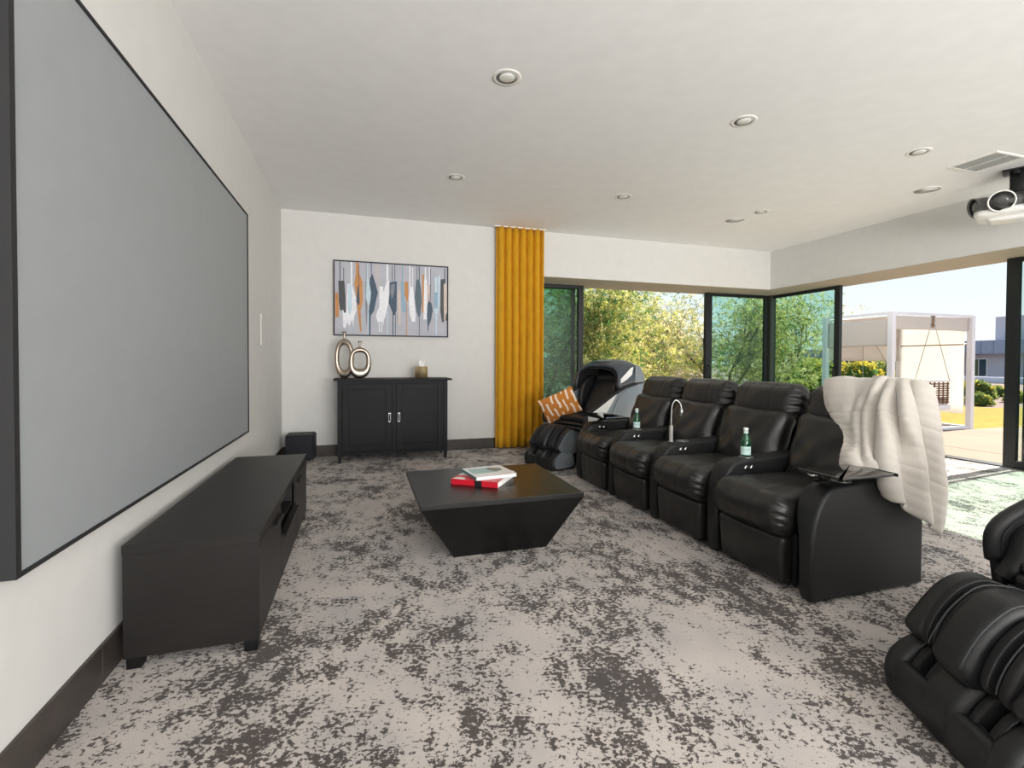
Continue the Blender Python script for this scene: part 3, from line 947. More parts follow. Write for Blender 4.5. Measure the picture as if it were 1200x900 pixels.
bm = nb(); lathe(bm, [(0.034, -0.059), (0.034, -0.050), (0.014, -0.046), (0.014, -0.008), (0.05, 0.0)], 20, (0.06, 0.15, 0)); obj('swivel_post', bm, M_blackmetal, t, True)

# reading lamp
t = thing('reading_lamp', 'silver gooseneck reading lamp standing on the arm between the middle recliners', 'lamp', (2.30, 3.232, 0.586))
bm = nb(); lathe(bm, [(0.020, 0.0), (0.020, 0.006), (0.015, 0.008), (0.015, 0.125), (0.008, 0.130)], 16); obj('lamp_base', bm, M_steel, t, True)
bm = nb(); tube(bm, smooth_path([(0, 0, 0.12), (0.0, 0, 0.22), (0.006, -0.005, 0.29), (0.030, -0.015, 0.325), (0.060, -0.025, 0.30), (0.070, -0.03, 0.255)], 6), 0.0055, 8); obj('gooseneck', bm, M_steel, t, True)
bm = nb(); lathe(bm, [(0.008, 0.26), (0.012, 0.245), (0.016, 0.205), (0.013, 0.203), (0.001, 0.206)], 16, (0.070, -0.03, 0)); obj('lamp_head', bm, M_steel, t, True)

# bottles
M_gglass = mat('green_bottle_glass', (16, 96, 58), 0.06, coat=0.5)
M_gglass.node_tree.nodes['Principled BSDF'].inputs['Transmission Weight'].default_value = 0.45
M_label = mat('bottle_label', (196, 222, 220), 0.5)
M_cap = mat('bottle_cap', (232, 236, 232), 0.4)
M_ink = mat('label_ink', (40, 84, 110), 0.5)
def bend_text(txt, size, R, zc, ang0, parent):
    cu = bpy.data.curves.new('label_text', 'FONT')
    cu.body = txt; cu.size = size; cu.align_x = 'CENTER'; cu.align_y = 'CENTER'; cu.resolution_u = 2
    tmp = bpy.data.objects.new('tmp', cu); C.objects.link(tmp)
    dg = bpy.context.evaluated_depsgraph_get()
    me = bpy.data.meshes.new_from_object(tmp.evaluated_get(dg))
    for v in me.vertices:
        a = ang0 + v.co.x/R
        v.co = Vector((R*math.cos(a), R*math.sin(a), zc+v.co.y))
    me.materials.append(M_ink)
    bpy.data.objects.remove(tmp)
    o = bpy.data.objects.new('label_print', me); C.objects.link(o); o.parent = parent
def bottle(label, loc):
    t = thing('water_bottle', label, 'bottle', loc, 0, 'green glass water bottles on the recliner arms')
    bm = nb(); lathe(bm, [(0.027, 0.0), (0.030, 0.004), (0.0305, 0.085), (0.026, 0.112), (0.017, 0.138), (0.0135, 0.150), (0.0135, 0.163)], 28); obj('bottle_body', bm, M_gglass, t, True)
    bm = nb(); lathe(bm, [(0.0309, 0.012), (0.0309, 0.066)], 28, cap=False); obj('paper_label', bm, M_label, t, True)
    bm = nb(); lathe(bm, [(0.0140, 0.150), (0.0142, 0.166)], 20, cap=False); obj('neck_foil', bm, M_label, t, True)
    bm = nb(); lathe(bm, [(0.0150, 0.166), (0.0152, 0.183), (0.0125, 0.186), (0.0005, 0.186)], 20); obj('cap', bm, M_cap, t, True)
    ang = math.atan2(-loc[1], -loc[0])
    bm = nb()
    cc = [bm.verts.new((0.001*k, 0, 0)) for k in ()]
    ring = []
    for k in range(20):
        a = 2*PI*k/20
        yy, zz = 0.015*math.cos(a), 0.118+0.015*math.sin(a)
        rr = 0.0306-0.0135*max(0, (zz-0.085)/0.045)+0.0006 if zz > 0.085 else 0.031
        an = ang-0.35+yy/0.026
        ring.append(bm.verts.new((rr*math.cos(an), rr*math.sin(an), zz)))
    bm.faces.new(ring)
    obj('neck_medallion', bm, M_label, t)
    bend_text('S.PELLEGRINO', 0.0085, 0.0314, 0.045, ang, t)
    return t
bottle('green glass water bottle on the arm between the two nearest recliners', (2.40, 2.572, 0.594))
bottle('green glass water bottle on the arm of the farthest recliner, left of the reading lamp', (2.40, 3.892, 0.594))

# ---------------------------------------------------------------- blanket
def blanket():
    K = [
     [(3.13, 2.46, 0.78), (3.14, 2.33, 0.80), (3.14, 2.2, 0.78), (3.14, 2.07, 0.80), (3.12, 2.02, 0.80), (3.10, 1.97, 0.80)],
     [(3.09, 2.46, 1.00), (3.09, 2.32, 1.02), (3.09, 2.19, 1.03), (3.09, 2.07, 1.03), (3.06, 1.97, 1.02), (3.03, 1.90, 0.98)],
     [(2.95, 2.45, 1.073), (2.95, 2.31, 1.085), (2.95, 2.18, 1.088), (2.96, 2.065, 1.092), (2.94, 1.92, 1.085), (2.965, 1.835, 1.045)],
     [(2.85, 2.37, 0.985), (2.84, 2.24, 1.0), (2.84, 2.115, 1.008), (2.84, 1.99, 1.015), (2.83, 1.84, 1.0), (2.94, 1.80, 0.933)],
     [(2.81, 2.30, 0.890), (2.79, 2.185, 0.895), (2.79, 2.08, 0.905), (2.78, 1.95, 0.908), (2.784, 1.80, 0.896), (2.906, 1.775, 0.805)],
     [(2.745, 2.18, 0.812), (2.725, 2.09, 0.812), (2.715, 2.0, 0.812), (2.70, 1.89, 0.81), (2.776, 1.785, 0.777), (2.907, 1.765, 0.671)],
     [(2.645, 2.085, 0.737), (2.625, 1.99, 0.735), (2.62, 1.92, 0.73), (2.62, 1.83, 0.71), (2.77, 1.772, 0.646), (2.917, 1.765, 0.548)],
     [(2.57, 2.03, 0.683), (2.54, 1.93, 0.682), (2.57, 1.87, 0.664), (2.60, 1.795, 0.620), (2.775, 1.775, 0.518), (2.907, 1.765, 0.435)],
     [(2.54, 2.00, 0.632), (2.52, 1.885, 0.638), (2.60, 1.822, 0.615), (2.63, 1.79, 0.503), (2.78, 1.78, 0.395), (2.90, 1.775, 0.319)],
    ]
    rows = [smooth_path(r, 14) for r in K]
    cols = len(rows[0])
    grid = [smooth_path([rows[i][j] for i in range(len(rows))], 11) for j in range(cols)]   # grid[j][i]
    nr = len(grid[0])
    P = [[Vector(grid[j][i]) for i in range(nr)] for j in range(cols)]
    # folds run from the bunched point on the headrest down and outwards; ribs run across
    def nrm(j, i):
        a = P[min(j+1, cols-1)][i]-P[max(j-1, 0)][i]
        b = P[j][min(i+1, nr-1)]-P[j][max(i-1, 0)]
        n = a.cross(b)
        return n.normalized() if n.length > 1e-9 else Vector((-1, 0, 0))
    out = []
    for j in range(cols):
        col = []
        u = j/(cols-1)
        for i in range(nr):
            v = i/(nr-1)
            n = nrm(j, i)
            if n.dot(Vector((-1, -0.6, 0.5))) < 0: n = -n
            vv = max(0.0, v-0.22)/0.78
            d = 0.0
            for (uc0, uc1, wd, am) in ((0.58, 0.30, 0.031, 0.050), (0.63, 0.56, 0.034, 0.058), (0.70, 0.80, 0.031, 0.045), (0.54, 0.08, 0.045, 0.020), (0.88, 0.97, 0.03, 0.014)):
                uc = uc0+(uc1-uc0)*vv**0.9
                x = (u-uc)/(wd*(1+0.9*vv))
                d += am*(math.exp(-x*x)-0.75*math.exp(-((x-2.0)/1.0)**2))*min(1, vv*5)*(1-0.25*vv)
            rib = 0.006*(abs(math.sin(v*PI*20))**0.4-0.5)
            d += rib + 0.006*noise.noise(Vector((u*9, v*9, 0))) + 0.02*noise.noise(Vector((u*3.2, v*2.6, 4)))
            d += 0.012
            if v < 0.2: d = d*0.6
            col.append(P[j][i]+n*d)
        out.append(col)
    bm = nb()
    V = [[bm.verts.new(p) for p in c] for c in out]
    for j in range(cols-1):
        for i in range(nr-1):
            bm.faces.new((V[j][i], V[j+1][i], V[j+1][i+1], V[j][i+1]))
    bmesh.ops.recalc_face_normals(bm, faces=bm.faces[:])
    return bm
M_blanket = mat('cream_plush', (200, 194, 186), 0.95, sheen=0.3, bump=0.6, bscale=260, var=0.03)
o = obj('plush_blanket', blanket(), M_blanket, None, True)
tag(o, 'cream ribbed plush blanket draped over the nearest recliner headrest and arm', 'blanket')
md = o.modifiers.new('t', 'SOLIDIFY'); md.thickness = 0.016; md.offset = 1
md = o.modifiers.new('s', 'SUBSURF'); md.levels = 1; md.render_levels = 1

# ---------------------------------------------------------------- massage chairs
# local frame: -X is backwards (b = -x); +X faces forward; y lateral
def bz(pts):
    return [(-b, z) for b, z in pts]
def massage_chair(label, loc, rz, shell):
    t = thing('massage_chair', label, 'massage chair', loc, rz)
    # ---- foot unit
    bm = nb(); prism(bm, bz(smooth_loop([(-0.028, 0.03), (-0.03, 0.09), (-0.012, 0.135), (0.03, 0.125), (0.05, 0.09), (0.20, 0.085), (0.30, 0.09), (0.30, 0.03), (0.26, 0.0), (0.0, 0.0)], 3)), 'y', -0.262, 0.262, bev=0.02, seg=3)
    obj('foot_unit', bm, M_mleather, t, True, angle=50)
    lobe = smooth_loop([(-0.034, 0.05), (-0.026, 0.12), (0.01, 0.172), (0.07, 0.212), (0.14, 0.232), (0.21, 0.222), (0.27, 0.17), (0.295, 0.09), (0.28, 0.02), (0.1, 0.008), (0.0, 0.012)], 3)
    for y0, y1 in ((-0.272, -0.185), (0.185, 0.272)):
        bm = nb(); prism(bm, bz(lobe), 'y', y0, y1, bev=0.028, seg=4)
        obj('foot_lobe', bm, M_mleather, t, True, angle=60)
    lobe2 = [(b, z*1.10) for b, z in lobe]
    bm = nb(); prism(bm, bz(lobe2), 'y', -0.075, 0.075, bev=0.034, seg=4)
    obj('foot_lobe', bm, M_mleather, t, True, angle=60)
    for sg in (-1, 1):
        # airbag flaps lining each foot well
        fl = smooth_loop([(0.02, 0.10), (0.03, 0.17), (0.08, 0.215), (0.14, 0.225), (0.20, 0.21), (0.25, 0.15), (0.26, 0.09)], 3)
        for yy, tw in ((sg*0.166, 0.016), (sg*0.094, 0.016)):
            bm = nb(); prism(bm, bz(fl), 'y', yy-tw, yy+tw, bev=0.010, seg=3)
            obj('foot_airbag', bm, M_mmesh, t, True, angle=60)
        bm = nb(); tube(bm, [(-b, sg*0.187, z) for b, z in fl[2:16]], 0.0028, 6); obj('piping', bm, M_piping, t, True)
        bm = nb(); rbox(bm, (-0.14, sg*0.13, 0.095), (0.22, 0.08, 0.03), 0.014, m=3, k=2); obj('sole_plate', bm, M_mleather, t, True)
    # rounded end caps of the foot unit
    for sg in (-1, 1):
        bm = nb(); prism(bm, bz([(0.135+(b-0.135)*0.86, 0.115+(z-0.115)*0.86) for b, z in lobe]), 'y', sg*0.268-0.008, sg*0.268+0.008, bev=0.006, seg=2)
        obj('foot_end_cap', bm, shell if shell is not M_mleather else M_mleather, t, True, angle=40)
    # ---- calf unit
    cal = smooth_loop([(0.035, 0.235), (0.06, 0.29), (0.10, 0.35), (0.150, 0.408), (0.205, 0.443), (0.265, 0.448), (0.320, 0.415), (0.35, 0.33), (0.34, 0.20), (0.25, 0.155), (0.12, 0.165)], 3)
    for y0, y1 in ((-0.272, -0.178), (0.178, 0.272)):
        bm = nb(); prism(bm, bz(cal), 'y', y0, y1, bev=0.026, seg=4)
        obj('calf_lobe', bm, M_mleather, t, True, angle=60)
    cal2 = smooth_loop([(-0.005, 0.25), (0.010, 0.31), (0.055, 0.39), (0.13, 0.465), (0.20, 0.478), (0.27, 0.465), (0.33, 0.42), (0.35, 0.33), (0.34, 0.20), (0.2, 0.17), (0.05, 0.185)], 3)
    bm = nb(); prism(bm, bz(cal2), 'y', -0.072, 0.072, bev=0.036, seg=5)
    obj('calf_lobe', bm, M_mleather, t, True, angle=60)
    for sg in (-1, 1):
        cf = smooth_loop([(0.05, 0.22), (0.05, 0.30), (0.10, 0.39), (0.16, 0.445), (0.22, 0.462), (0.29, 0.44), (0.33, 0.38), (0.33, 0.22), (0.2, 0.17)], 3)
        for yy in (sg*0.160, sg*0.092):
            bm = nb(); prism(bm, bz(cf), 'y', yy-0.018, yy+0.018, bev=0.012, seg=3)
            obj('calf_airbag', bm, M_mmesh, t, True, angle=60)
            bm = nb(); tube(bm, [(-b, yy-0.018*sg*(1 if abs(yy) > 0.12 else -1), z) for b, z in cf[1:19]], 0.0028, 6); obj('piping', bm, M_piping, t, True)
        bm = nb(); tube(bm, [(-b, sg*0.068, z+0.001) for b, z in cal2[1:20]], 0.0028, 6); obj('piping', bm, M_piping, t, True)
        bm = nb(); prism(bm, bz([(0.14, 0.2), (0.17, 0.30), (0.22, 0.37), (0.30, 0.38), (0.34, 0.30), (0.33, 0.2)]), 'y', sg*0.126-0.05, sg*0.126+0.05, bev=0.01)
        obj('calf_rest', bm, M_mmesh, t, True, angle=50)
        bm = nb(); prism(bm, bz([(0.19+(b-0.19)*0.9, 0.30+(z-0.30)*0.9) for b, z in cal]), 'y', sg*0.268-0.008, sg*0.268+0.008, bev=0.006, seg=2)
        obj('calf_side_cover', bm, shell if shell is not M_mleather else M_mleather, t, True, angle=40)
    bm = nb(); prism(bm, bz([(0.155, 0.335), (0.165, 0.335), (0.165, 0.375), (0.155, 0.375)]), 'y', -0.280, -0.2765); obj('side_badge', bm, M_whitepl, t)
    # ---- base and seat
    bm = nb(); prism(bm, bz([(0.38, 0.04), (0.36, 0.30), (0.40, 0.40), (0.95, 0.40), (1.12, 0.34), (1.14, 0.05), (1.0, 0.0), (0.5, 0.0)]), 'y', -0.30, 0.30, bev=0.02)
    obj('base', bm, M_slate, t, True, angle=40)
    def fseat(P, u):
        P.z += 0.014*math.sin(u[1]*4.2)*0.3 + wr(P, 6, 0.008, 2) - 0.03*max(0, -u[0])*0
        return P
    for zz, bb_, th in ((0.425, 0.40, 0.05), (0.470, 0.415, 0.045), (0.525, 0.45, 0.07)):
        bm = nb(); rbox(bm, (-(bb_+0.27), 0, zz), (0.56, 0.52, th), 0.02, m=(6, 8, 2), k=3, puff=(0.006, 0, 0.018), fn=fseat)
        obj('seat_pad', bm, M_mleather, t, True)
        bm = nb(); z_ = zz+0.006
        tube(bm, [(-(bb_+0.27)+0.28-0.0, -0.24, z_), (-(bb_+0.27)+0.282, 0.24, z_)], 0.003, 6)
        obj('piping', bm, M_piping, t, True)
    # ---- backrest
    rot = Matrix.Rotation(math.radians(-32), 3, 'Y')
    bm = nb(); rbox(bm, (-1.05, 0, 0.80), (0.15, 0.44, 0.80), 0.06, m=(3, 8, 12), k=3, puff=(0.02, 0, 0), fn=lambda P, u: Vector((P.x+wr(P, 6, 0.012, 1), P.y, P.z)), rot=rot)
    obj('backrest', bm, M_mleather, t, True)
    bm = nb(); rbox(bm, (-1.16, 0, 1.04), (0.15, 0.40, 0.30), 0.07, m=(3, 8, 6), k=4, puff=(0.03, 0, 0), rot=rot)
    obj('head_pillow', bm, M_mleather, t, True)
    for sg in (-1, 1):
        # shoulder airbag wings and inner arm pads
        bm = nb(); prism(bm, bz(smooth_loop([(0.86, 0.62), (0.85, 0.78), (0.90, 0.92), (1.02, 1.02), (1.16, 1.02), (1.22, 0.9), (1.15, 0.72), (1.0, 0.58)], 3)), 'y', sg*0.265-0.035, sg*0.265+0.035, bev=0.02, seg=3)
        obj('shoulder_airbag', bm, M_mleather, t, True, angle=60)
        bm = nb(); prism(bm, bz(smooth_loop([(0.42, 0.40), (0.42, 0.50), (0.45, 0.585), (0.54, 0.635), (0.70, 0.68), (0.86, 0.70), (0.95, 0.62), (0.95, 0.42)], 3)), 'y', sg*0.30-0.04, sg*0.30+0.04, bev=0.024, seg=3)
        obj('inner_armrest', bm, M_mleather, t, True, angle=60)
        # outer shell panel
        pan = [(0.385, 0.10), (0.372, 0.38), (0.360, 0.47), (0.355, 0.56), (0.40, 0.625), (0.56, 0.70), (0.70, 0.775), (0.81, 0.832), (0.98, 0.90), (1.18, 0.942), (1.325, 0.945), (1.30, 0.84), (1.20, 0.64), (1.12, 0.48), (1.10, 0.10), (1.02, 0.04), (0.46, 0.04)]
        if shell is M_mleather:
            pan = [(b+0.045 if b < 0.5 else b, z) for b, z in pan]
        bm = nb(); prism(bm, bz(pan), 'y', sg*0.365-0.03, sg*0.365+0.03, bev=0.016, seg=3)
        sp_ = obj('side_shell', bm, shell, t, True, angle=40)
        yo = sg*0.398
        if shell is not M_mleather:
            bm = nb(); prism(bm, bz([(0.362, 0.60), (0.40, 0.618), (0.55, 0.690), (0.70, 0.768), (0.815, 0.825), (0.72, 0.70), (0.615, 0.575), (0.50, 0.53), (0.44, 0.48), (0.40, 0.38), (0.38, 0.40), (0.365, 0.48)]), 'y', yo-0.004, yo+0.004, bev=0.002)
            obj('shell_inlay', bm, M_whitepl if shell is not M_mleather else M_slate, sp_, False, label='pale wedge-shaped inlay')
            bm = nb(); prism(bm, bz([(0.86, 0.80), (0.98, 0.875), (1.18, 0.915), (1.30, 0.918), (1.27, 0.80), (1.18, 0.64), (1.11, 0.50), (1.08, 0.30), (0.80, 0.30), (0.70, 0.48), (0.76, 0.64)]), 'y', yo-0.003, yo+0.006, bev=0.004)
            obj('shell_inlay', bm, M_silver if shell is not M_mleather else M_slate, sp_, True, angle=30)
        # dark trim running along the arm's top edge
        bm = nb(); tube(bm, smooth_path([(-b-0.008, sg*0.365, z-0.010) for b, z in pan[2:10]], 3), 0.031, 10); obj('arm_trim', bm, M_mleather, t, True)
    # ---- hood
    def hood(scale_y, infl, name, m, th, cut0=0.0, cut1=1.0):
        bm = nb(); nu, nv = 48, 26
        g = []
        top = smooth_path([(0.90, 1.165), (0.99, 1.215), (1.09, 1.235), (1.20, 1.23), (1.30, 1.19), (1.37, 1.10), (1.37, 0.98)], 6)
        for i in range(nu+1):
            th_ = -PI/2 + PI*i/nu
            ss, cc = math.sin(th_), math.cos(th_)
            y = 0.385*scale_y*math.copysign(abs(ss)**0.62, ss)
            c = abs(cc)**0.62
            row = []
            for j in range(nv+1):
                v = cut0+(cut1-cut0)*j/nv
                tp = top[min(int(v*(len(top)-1)), len(top)-2)]; tq = top[min(int(v*(len(top)-1))+1, len(top)-1)]
                fr = v*(len(top)-1)-min(int(v*(len(top)-1)), len(top)-2)
                tb, tz = tp[0]+(tq[0]-tp[0])*fr, tp[1]+(tq[1]-tp[1])*fr
                bb_, bz_ = 0.865+0.475*v, 0.885+0.066*min(1, v*1.6)
                b = bb_+(tb-bb_)*c; z = bz_+(tz-bz_)*c
                row.append(bm.verts.new((-(b), y, z-infl)))
            g.append(row)
        for i in range(nu):
            for j in range(nv):
                bm.faces.new((g[i][j], g[i+1][j], g[i+1][j+1], g[i][j+1]))
        bmesh.ops.recalc_face_normals(bm, faces=bm.faces[:])
        o = obj(name, bm, m, t, True)
        q = o.modifiers.new('t', 'SOLIDIFY'); q.thickness = th; q.offset = -1
        return o
    h = hood(1.0, 0.0, 'hood', M_slate, 0.045)
    hood(0.90, 0.045, 'hood_lining', M_mmesh, 0.01)
    for sg in (-1, 1):
        bm = nb(); prism(bm, bz([(1.115, 1.142), (1.09, 1.050), (1.0, 0.992), (0.90, 0.948), (0.897, 1.000), (1.07, 1.130)]), 'y', sg*0.386-0.006, sg*0.386+0.004, bev=0.003)
        obj('hood_inlay', bm, M_whitepl, h, False, label='bright white inlay on the hood side')
        bm = nb(); prism(bm, bz([(1.15, 0.955), (1.31, 0.962), (1.325, 1.02), (1.24, 1.15), (1.16, 1.17)]), 'y', sg*0.384-0.006, sg*0.384+0.003, bev=0.003)
        obj('hood_inlay', bm, M_silver, h, False)
    return t
massage_chair('grey and black massage chair with a hood, in the far corner by the glass doors', (1.93, 5.15, 0), math.radians(198), M_silver)
massage_chair('black leather massage chair in the foreground, cut off by the right edge', (1.79, 1.06, 0), math.radians(155), M_mleather)

# pillow on far massage chair
def stripes():
    m = bpy.data.materials.new('ochre_dash_fabric')
    m.use_nodes = True
    t = m.node_tree; L = t.links.new
    b = t.nodes['Principled BSDF']; b.inputs['Roughness'].default_value = 0.9
    co = t.nodes.new('ShaderNodeTexCoord')
    mp = t.nodes.new('ShaderNodeMapping'); mp.inputs['Scale'].default_value = (1, 15, 4.5)
    L(co.outputs['Object'], mp.inputs[0])
    sp = t.nodes.new('ShaderNodeSeparateXYZ'); L(mp.outputs[0], sp.inputs[0])
    n = t.nodes.new('ShaderNodeTexNoise'); n.inputs['Scale'].default_value = 9; L(co.outputs['Object'], n.inputs['Vector'])
    def M(op, a, bb=None):
        q = t.nodes.new('ShaderNodeMath'); q.operation = op
        for i, v in enumerate((a, bb)):
            if v is None: continue
            if isinstance(v, (int, float)): q.inputs[i].default_value = v
            else: L(v, q.inputs[i])
        return q.outputs[0]
    yy = M('ADD', sp.outputs['Y'], M('MULTIPLY', n.outputs['Fac'], 0.8))
    col = M('FLOOR', yy, None)
    fy = M('FRACT', yy, None)
    fz = M('FRACT', M('ADD', sp.outputs['Z'], M('MULTIPLY', col, 0.37)), None)
    a = M('MULTIPLY', M('LESS_THAN', M('ABSOLUTE', M('SUBTRACT', fy, 0.5)), 0.17), M('LESS_THAN', fz, 0.72))
    mx = t.nodes.new('ShaderNodeMixRGB')
    mx.inputs[1].default_value = lin((190, 118, 44)); mx.inputs[2].default_value = lin((232, 218, 204))
    L(a, mx.inputs[0]); L(mx.outputs[0], b.inputs['Base Color'])
    return m
t = thing('throw_pillow', 'ochre throw pillow with white dashes leaning on the far massage chair', 'pillow', (2.30, 5.46, 0.665))
def fpil(P, u):
    k = 1-0.10*(1-abs(u[1]*u[2]))*(u[1]*u[1]+u[2]*u[2])*0.5
    P.y *= k; P.z *= k
    P.x += wr(P, 6, 0.012, 2)
    return P
bm = nb(); rbox(bm, (0, 0, 0), (0.03, 0.46, 0.34), 0.012, m=(1, 14, 14), k=2, puff=(0.06, 0, 0), fn=fpil)
o = obj('pillow_cover', bm, stripes(), t, True)
t.rotation_euler = (math.radians(26), math.radians(14), math.radians(-108))

# ================================================================ outdoors
import numpy as np
rng = np.random.default_rng(11)
M_patio = mat('patio_concrete', (136, 118, 104), 0.9, spec=0.08, bump=0.2, bscale=60, var=0.05, vscale=1.2)
M_lawn = mat('dry_lawn', (128, 112, 40), 0.95, spec=0.08, bump=0.5, bscale=90, var=0.22, vscale=7)
M_gravel = mat('desert_gravel', (118, 102, 94), 0.95, spec=0.08, bump=0.5, bscale=40, var=0.16, vscale=5)
M_house = mat('house_stucco', (186, 184, 190), 0.9, var=0.03)
M_fascia = mat('house_metal_fascia', (142, 150, 168), 0.5, metal=0.2, var=0.04)
M_bark = mat('bark', (96, 78, 62), 0.9, bump=0.6, bscale=40, var=0.2)

def leaf_mat(name, col, trans=0.45, var=1.0):
    m = bpy.data.materials.new(name); m.use_nodes = True
    t = m.node_tree
    for n in list(t.nodes): t.nodes.remove(n)
    o = t.nodes.new('ShaderNodeOutputMaterial'); d = t.nodes.new('ShaderNodeBsdfDiffuse'); r = t.nodes.new('ShaderNodeBsdfTranslucent')
    n = t.nodes.new('ShaderNodeTexNoise'); n.inputs['Scale'].default_value = 3.0
    g = t.nodes.new('ShaderNodeNewGeometry'); t.links.new(g.outputs['Position'], n.inputs['Vector'])
    rp = t.nodes.new('ShaderNodeValToRGB')
    c = lin(col)
    rp.color_ramp.elements[0].position = 0.3; rp.color_ramp.elements[0].color = (c[0]*(1-0.3*var), c[1]*(1-0.25*var), c[2]*(1-0.3*var), 1)
    rp.color_ramp.elements[1].position = 0.7; rp.color_ramp.elements[1].color = (min(c[0]*(1+0.25*var), 1), min(c[1]*(1+0.2*var), 1), c[2]*(1+0.2*var), 1)
    t.links.new(n.outputs['Fac'], rp.inputs[0])
    t.links.new(rp.outputs[0], d.inputs[0]); t.links.new(rp.outputs[0], r.inputs[0])
    mx = t.nodes.new('ShaderNodeMixShader'); mx.inputs[0].default_value = trans
    t.links.new(d.outputs[0], mx.inputs[1]); t.links.new(r.outputs[0], mx.inputs[2]); t.links.new(mx.outputs[0], o.inputs[0])
    return m
LM = [leaf_mat('leaf_yellow_green', (186, 184, 104)), leaf_mat('leaf_olive', (150, 154, 100)), leaf_mat('leaf_pale', (208, 196, 148)), leaf_mat('leaf_deep_green', (84, 118, 66))]
BM_ = [leaf_mat('bush_yellow', (190, 176, 70)), leaf_mat('bush_green', (112, 128, 76))]

gr = struct('floor_outside')
boxo('gravel_ground', M_gravel, (-60, 120, 7.3, 120, -0.30, G0-0.03), gr)
boxo('gravel_ground', M_gravel, (7.3, 120, -60, 7.3, -0.30, G0-0.03), gr)
boxo('lawn', M_lawn, (8.9, 16.9, 6.22, 10.2, -0.2, G0-0.006), gr)
boxo('lawn', M_lawn, (16.9, 30, 4.0, 9.0, -0.2, G0-0.006), gr)
# patio slabs with open joints
for xa, xb in ((7.26, 8.43), (8.45, 10.7), (10.712, 13.0), (13.012, 15.3)):
    for ya, yb in ((-3.0, 0.4), (0.412, 3.4), (3.412, 6.2)):
        boxo('paving_slab', M_patio, (xa, xb, ya, yb, -0.2, G0), gr, bev=0.004)
for xa, xb in ((8.97, 10.05), (10.06, 11.2)):
    boxo('paving_slab', M_patio, (xa, xb, 6.21, 7.75, -0.2, G0), gr, bev=0.004)

def leaves_mesh(centers, dirs, nper, twl, ls, droop, mats, wid=0.42):
    """wispy twigs of small quads"""
    n = len(centers)
    t_ = rng.random((n, nper))
    base = centers[:, None, :] + dirs[:, None, :]*(t_[..., None]-0.3)*twl
    base[..., 2] -= droop*(t_**2)*twl
    base += rng.normal(0, ls*0.9, base.shape)
    p = base.reshape(-1, 3)
    d = np.repeat(dirs[:, None, :], nper, 1).reshape(-1, 3) + rng.normal(0, 0.8, p.shape)
    d /= np.linalg.norm(d, axis=1)[:, None]
    r = rng.normal(0, 1, p.shape)
    sd_ = np.cross(d, r); sd_ /= (np.linalg.norm(sd_, axis=1)[:, None]+1e-9)
    L = ls*(0.6+0.8*rng.random(len(p)))[:, None]
    a = p - d*L; b = p + sd_*L*wid; c = p + d*L; e_ = p - sd_*L*wid
    V = np.stack([a, b, c, e_], 1).reshape(-1, 3)
    m = len(p)
    me = bpy.data.meshes.new('foliage')
    me.vertices.add(m*4); me.vertices.foreach_set('co', V.astype(np.float32).ravel())
    me.loops.add(m*4); me.loops.foreach_set('vertex_index', np.arange(m*4, dtype=np.int32))
    me.polygons.add(m); me.polygons.foreach_set('loop_start', np.arange(0, m*4, 4, dtype=np.int32))
    me.polygons.foreach_set('loop_total', np.full(m, 4, dtype=np.int32))
    w_ = np.array([x[1] for x in mats]); w_ = w_/w_.sum()
    mi = np.repeat(rng.choice(len(mats), n, p=w_), nper)
    me.polygons.foreach_set('material_index', mi.astype(np.int32))
    for x in mats: me.materials.append(x[0])
    me.update(calc_edges=True); me.validate()
    return me

def tree(label, x, y, h, rad, ntw, nper, mats, sparse=0.0, ls=0.024, group='trees beyond the back glass doors'):
    t = thing('desert_tree', label, 'tree', (x, y, G0-0.03), 0, group)
    bm = nb(); tips = []
    def grow(p, d, L, r, lev):
        pts = [tuple(p)]; q = Vector(p); dd = Vector(d)
        for k in range(4):
            dd = (dd + Vector((random.uniform(-.22, .22), random.uniform(-.22, .22), random.uniform(-.04, .14)))).normalized()
            q = q + dd*L/4; pts.append(tuple(q))
        tube(bm, pts, [r*(1-0.12*k) for k in range(5)], 5 if lev > 1 else 7)
        tips.append((Vector(pts[2]), dd.copy(), lev)); tips.append((q.copy(), dd.copy(), lev))
        if lev < 4:
            for k in range(3 if lev < 3 else 2):
                a = random.uniform(0, 2*PI); s_ = random.uniform(0.5, 0.95)
                nd = (dd + Vector((math.cos(a)*s_, math.sin(a)*s_, random.uniform(-0.1, 0.35)))).normalized()
                grow(q, nd, L*random.uniform(0.62, 0.85), r*0.55, lev+1)
    for k in range(3):
        a = 2*PI*k/3+random.random()
        grow(Vector((0.1*math.cos(a), 0.1*math.sin(a), 0)), Vector((math.cos(a)*0.5, math.sin(a)*0.5, 1)).normalized(), h*0.30, 0.055, 1)
    obj('trunk', bm, M_bark, t, True)
    T = [(p, d) for p, d, l in tips if l >= 2]
    idx = rng.integers(0, len(T), ntw)
    c = np.array([T[i][0] for i in idx]); d = np.array([T[i][1] for i in idx])
    c = c*np.array([rad, rad, 1.0]) + rng.normal(0, 0.24*h/3, c.shape)
    low = rng.random(len(c)) < 0.55
    c[:, 2] = np.where(low, c[:, 2]*(0.25+0.7*rng.random(len(c))), c[:, 2])
    c[:, 2] = np.clip(c[:, 2], 0.25+0.4*rng.random(len(c)), None)
    dirs = d + rng.normal(0, 0.55, d.shape); dirs /= np.linalg.norm(dirs, axis=1)[:, None]
    me = leaves_mesh(c, dirs, nper, 0.42, ls, 0.5, mats)
    o = bpy.data.objects.new('foliage', me); C.objects.link(o); o.parent = t
    return t
A, B_, C_, D_ = LM
tree('dense deep green tree behind the left tinted glass pane beside the curtain', 3.9, 10.4, 4.4, 1.0, 2600, 24, [(A, 2), (D_, 3), (B_, 3)], ls=0.03)
